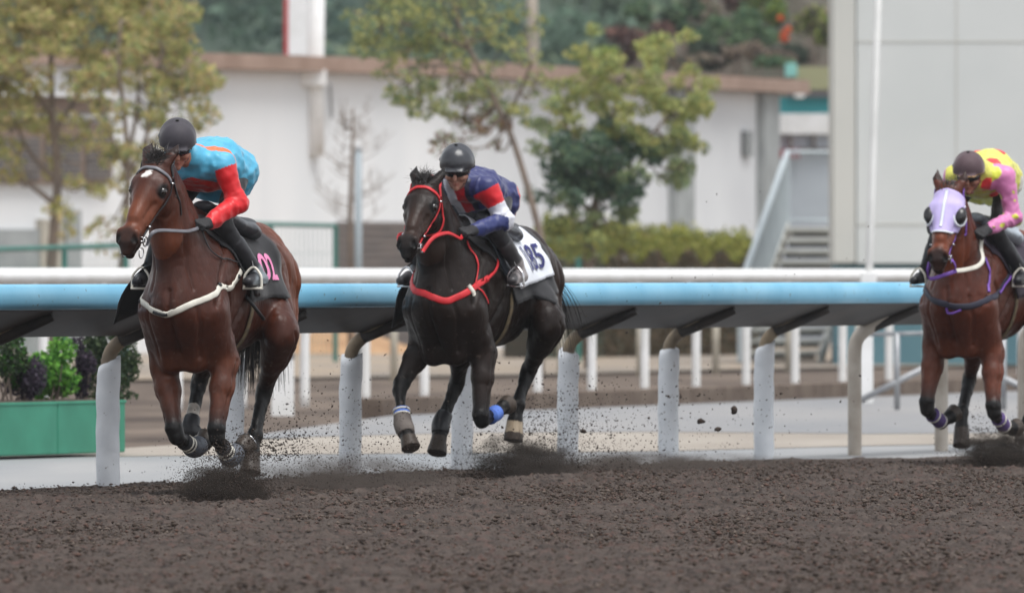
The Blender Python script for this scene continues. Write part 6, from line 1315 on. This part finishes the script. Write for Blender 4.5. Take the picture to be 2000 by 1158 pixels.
# soft bursts of the finest dirt
def puff(lab, px, py, Z, r, dens, seed, col=(.075, .064, .056), sc=3.0):
    c = Vector(pg(px, py, Z)); bm = bmesh.new(); bmesh.ops.create_icosphere(bm, subdivisions=3, radius=1.0)
    V = np.array([v.co[:] for v in bm.verts]); F = [tuple(v.index for v in f_.verts) for f_ in bm.faces]; bm.free(); V = V*np.array(r); V[:, 2] = np.maximum(V[:, 2], -(c.z-.012))
    o = make('dust_puff', V, F, None); o.location = c; tag(o, lab, 'dust', kind='stuff')
    m = bpy.data.materials.new('dirt_dust'); m.use_nodes = True; n, l = m.node_tree.nodes, m.node_tree.links; n.remove(n['Principled BSDF'])
    pv = n.new('ShaderNodeVolumePrincipled'); pv.inputs['Color'].default_value = (*col, 1); tc = n.new('ShaderNodeTexCoord')
    mp = n.new('ShaderNodeMapping'); mp.inputs['Scale'].default_value = [1/x for x in r]; l.new(tc.outputs['Object'], mp.inputs[0])
    ln = n.new('ShaderNodeVectorMath'); ln.operation = 'LENGTH'; l.new(mp.outputs[0], ln.inputs[0])
    fo = n.new('ShaderNodeMapRange'); fo.inputs[1].default_value = 1.0; fo.inputs[2].default_value = .35; n4 = n.new('ShaderNodeTexNoise'); n4.inputs['Scale'].default_value = sc*.45; n4.inputs['Detail'].default_value = 3; l.new(tc.outputs['Object'], n4.inputs['Vector']); a4 = n.new('ShaderNodeMath'); a4.operation = 'MULTIPLY_ADD'; a4.inputs[1].default_value = 1.3; a4.inputs[2].default_value = -.55; l.new(n4.outputs[0], a4.inputs[0]); a5 = n.new('ShaderNodeMath'); l.new(ln.outputs['Value'], a5.inputs[0]); l.new(a4.outputs[0], a5.inputs[1]); l.new(a5.outputs[0], fo.inputs[0])
    m3 = n.new('ShaderNodeMapping'); m3.inputs['Location'].default_value = (seed*3.1, seed*1.7, seed); m3.inputs['Rotation'].default_value = (0, R(-35), 0); m3.inputs['Scale'].default_value = (1, .8, 2.2); l.new(tc.outputs['Object'], m3.inputs[0])
    nz = n.new('ShaderNodeTexNoise'); nz.inputs['Scale'].default_value = sc; nz.inputs['Detail'].default_value = 6; l.new(m3.outputs[0], nz.inputs['Vector'])
    nr = n.new('ShaderNodeMapRange'); nr.inputs[1].default_value = .42; nr.inputs[2].default_value = .66; l.new(nz.outputs[0], nr.inputs[0])
    mu = n.new('ShaderNodeMath'); mu.operation = 'MULTIPLY'; l.new(fo.outputs[0], mu.inputs[0]); l.new(nr.outputs[0], mu.inputs[1])
    m2 = n.new('ShaderNodeMath'); m2.operation = 'MULTIPLY'; m2.inputs[1].default_value = dens; l.new(mu.outputs[0], m2.inputs[0]); l.new(m2.outputs[0], pv.inputs['Density'])
    l.new(pv.outputs[0], n['Material Output'].inputs['Volume']); o.data.materials.append(m)
puff('dark cloud of fine dirt bursting from the track under the leading horse', 442, 960, 67.6, (.32, .35, .175), 60, 1, sc=10)
puff('brown cloud of fine dirt behind the second horse', 1030, 912, 75.6, (.46, .5, .24), 22, 2, (.11, .095, .085), sc=7)
puff('dark cloud of fine dirt under the last horse at the right edge', 1962, 892, 79.6, (.36, .4, .20), 45, 3, sc=9)
puff('thin brown veil of dust over the track edge right of the second horse', 1260, 905, 78.6, (1.2, 1.3, .10), 5, 5, (.16, .135, .12), sc=5)
puff('thin brown veil of dust drifting low between the first two horses', 690, 935, 71.5, (.80, 1.0, .18), 6, 4, (.16, .135, .12), sc=5)
# ------------------------------------------------------------------ the thin damp haze of the day
hz_ = make('haze', [(x, y, z) for x in (-90, 90) for y in (-12, 640) for z in (-1.2, 130)], [(0, 1, 3, 2), (4, 6, 7, 5), (0, 4, 5, 1), (2, 3, 7, 6), (0, 2, 6, 4), (1, 5, 7, 3)], None); tag(hz_, kind='stuff')
mh = bpy.data.materials.new('haze'); mh.use_nodes = True; nh = mh.node_tree.nodes; nh.remove(nh['Principled BSDF'])
pv = nh.new('ShaderNodeVolumePrincipled'); pv.inputs['Color'].default_value = (.86, .90, .94, 1); pv.inputs['Density'].default_value = .0002; pv.inputs['Anisotropy'].default_value = .2
mh.node_tree.links.new(pv.outputs[0], nh['Material Output'].inputs['Volume']); hz_.data.materials.clear(); hz_.data.materials.append(mh)
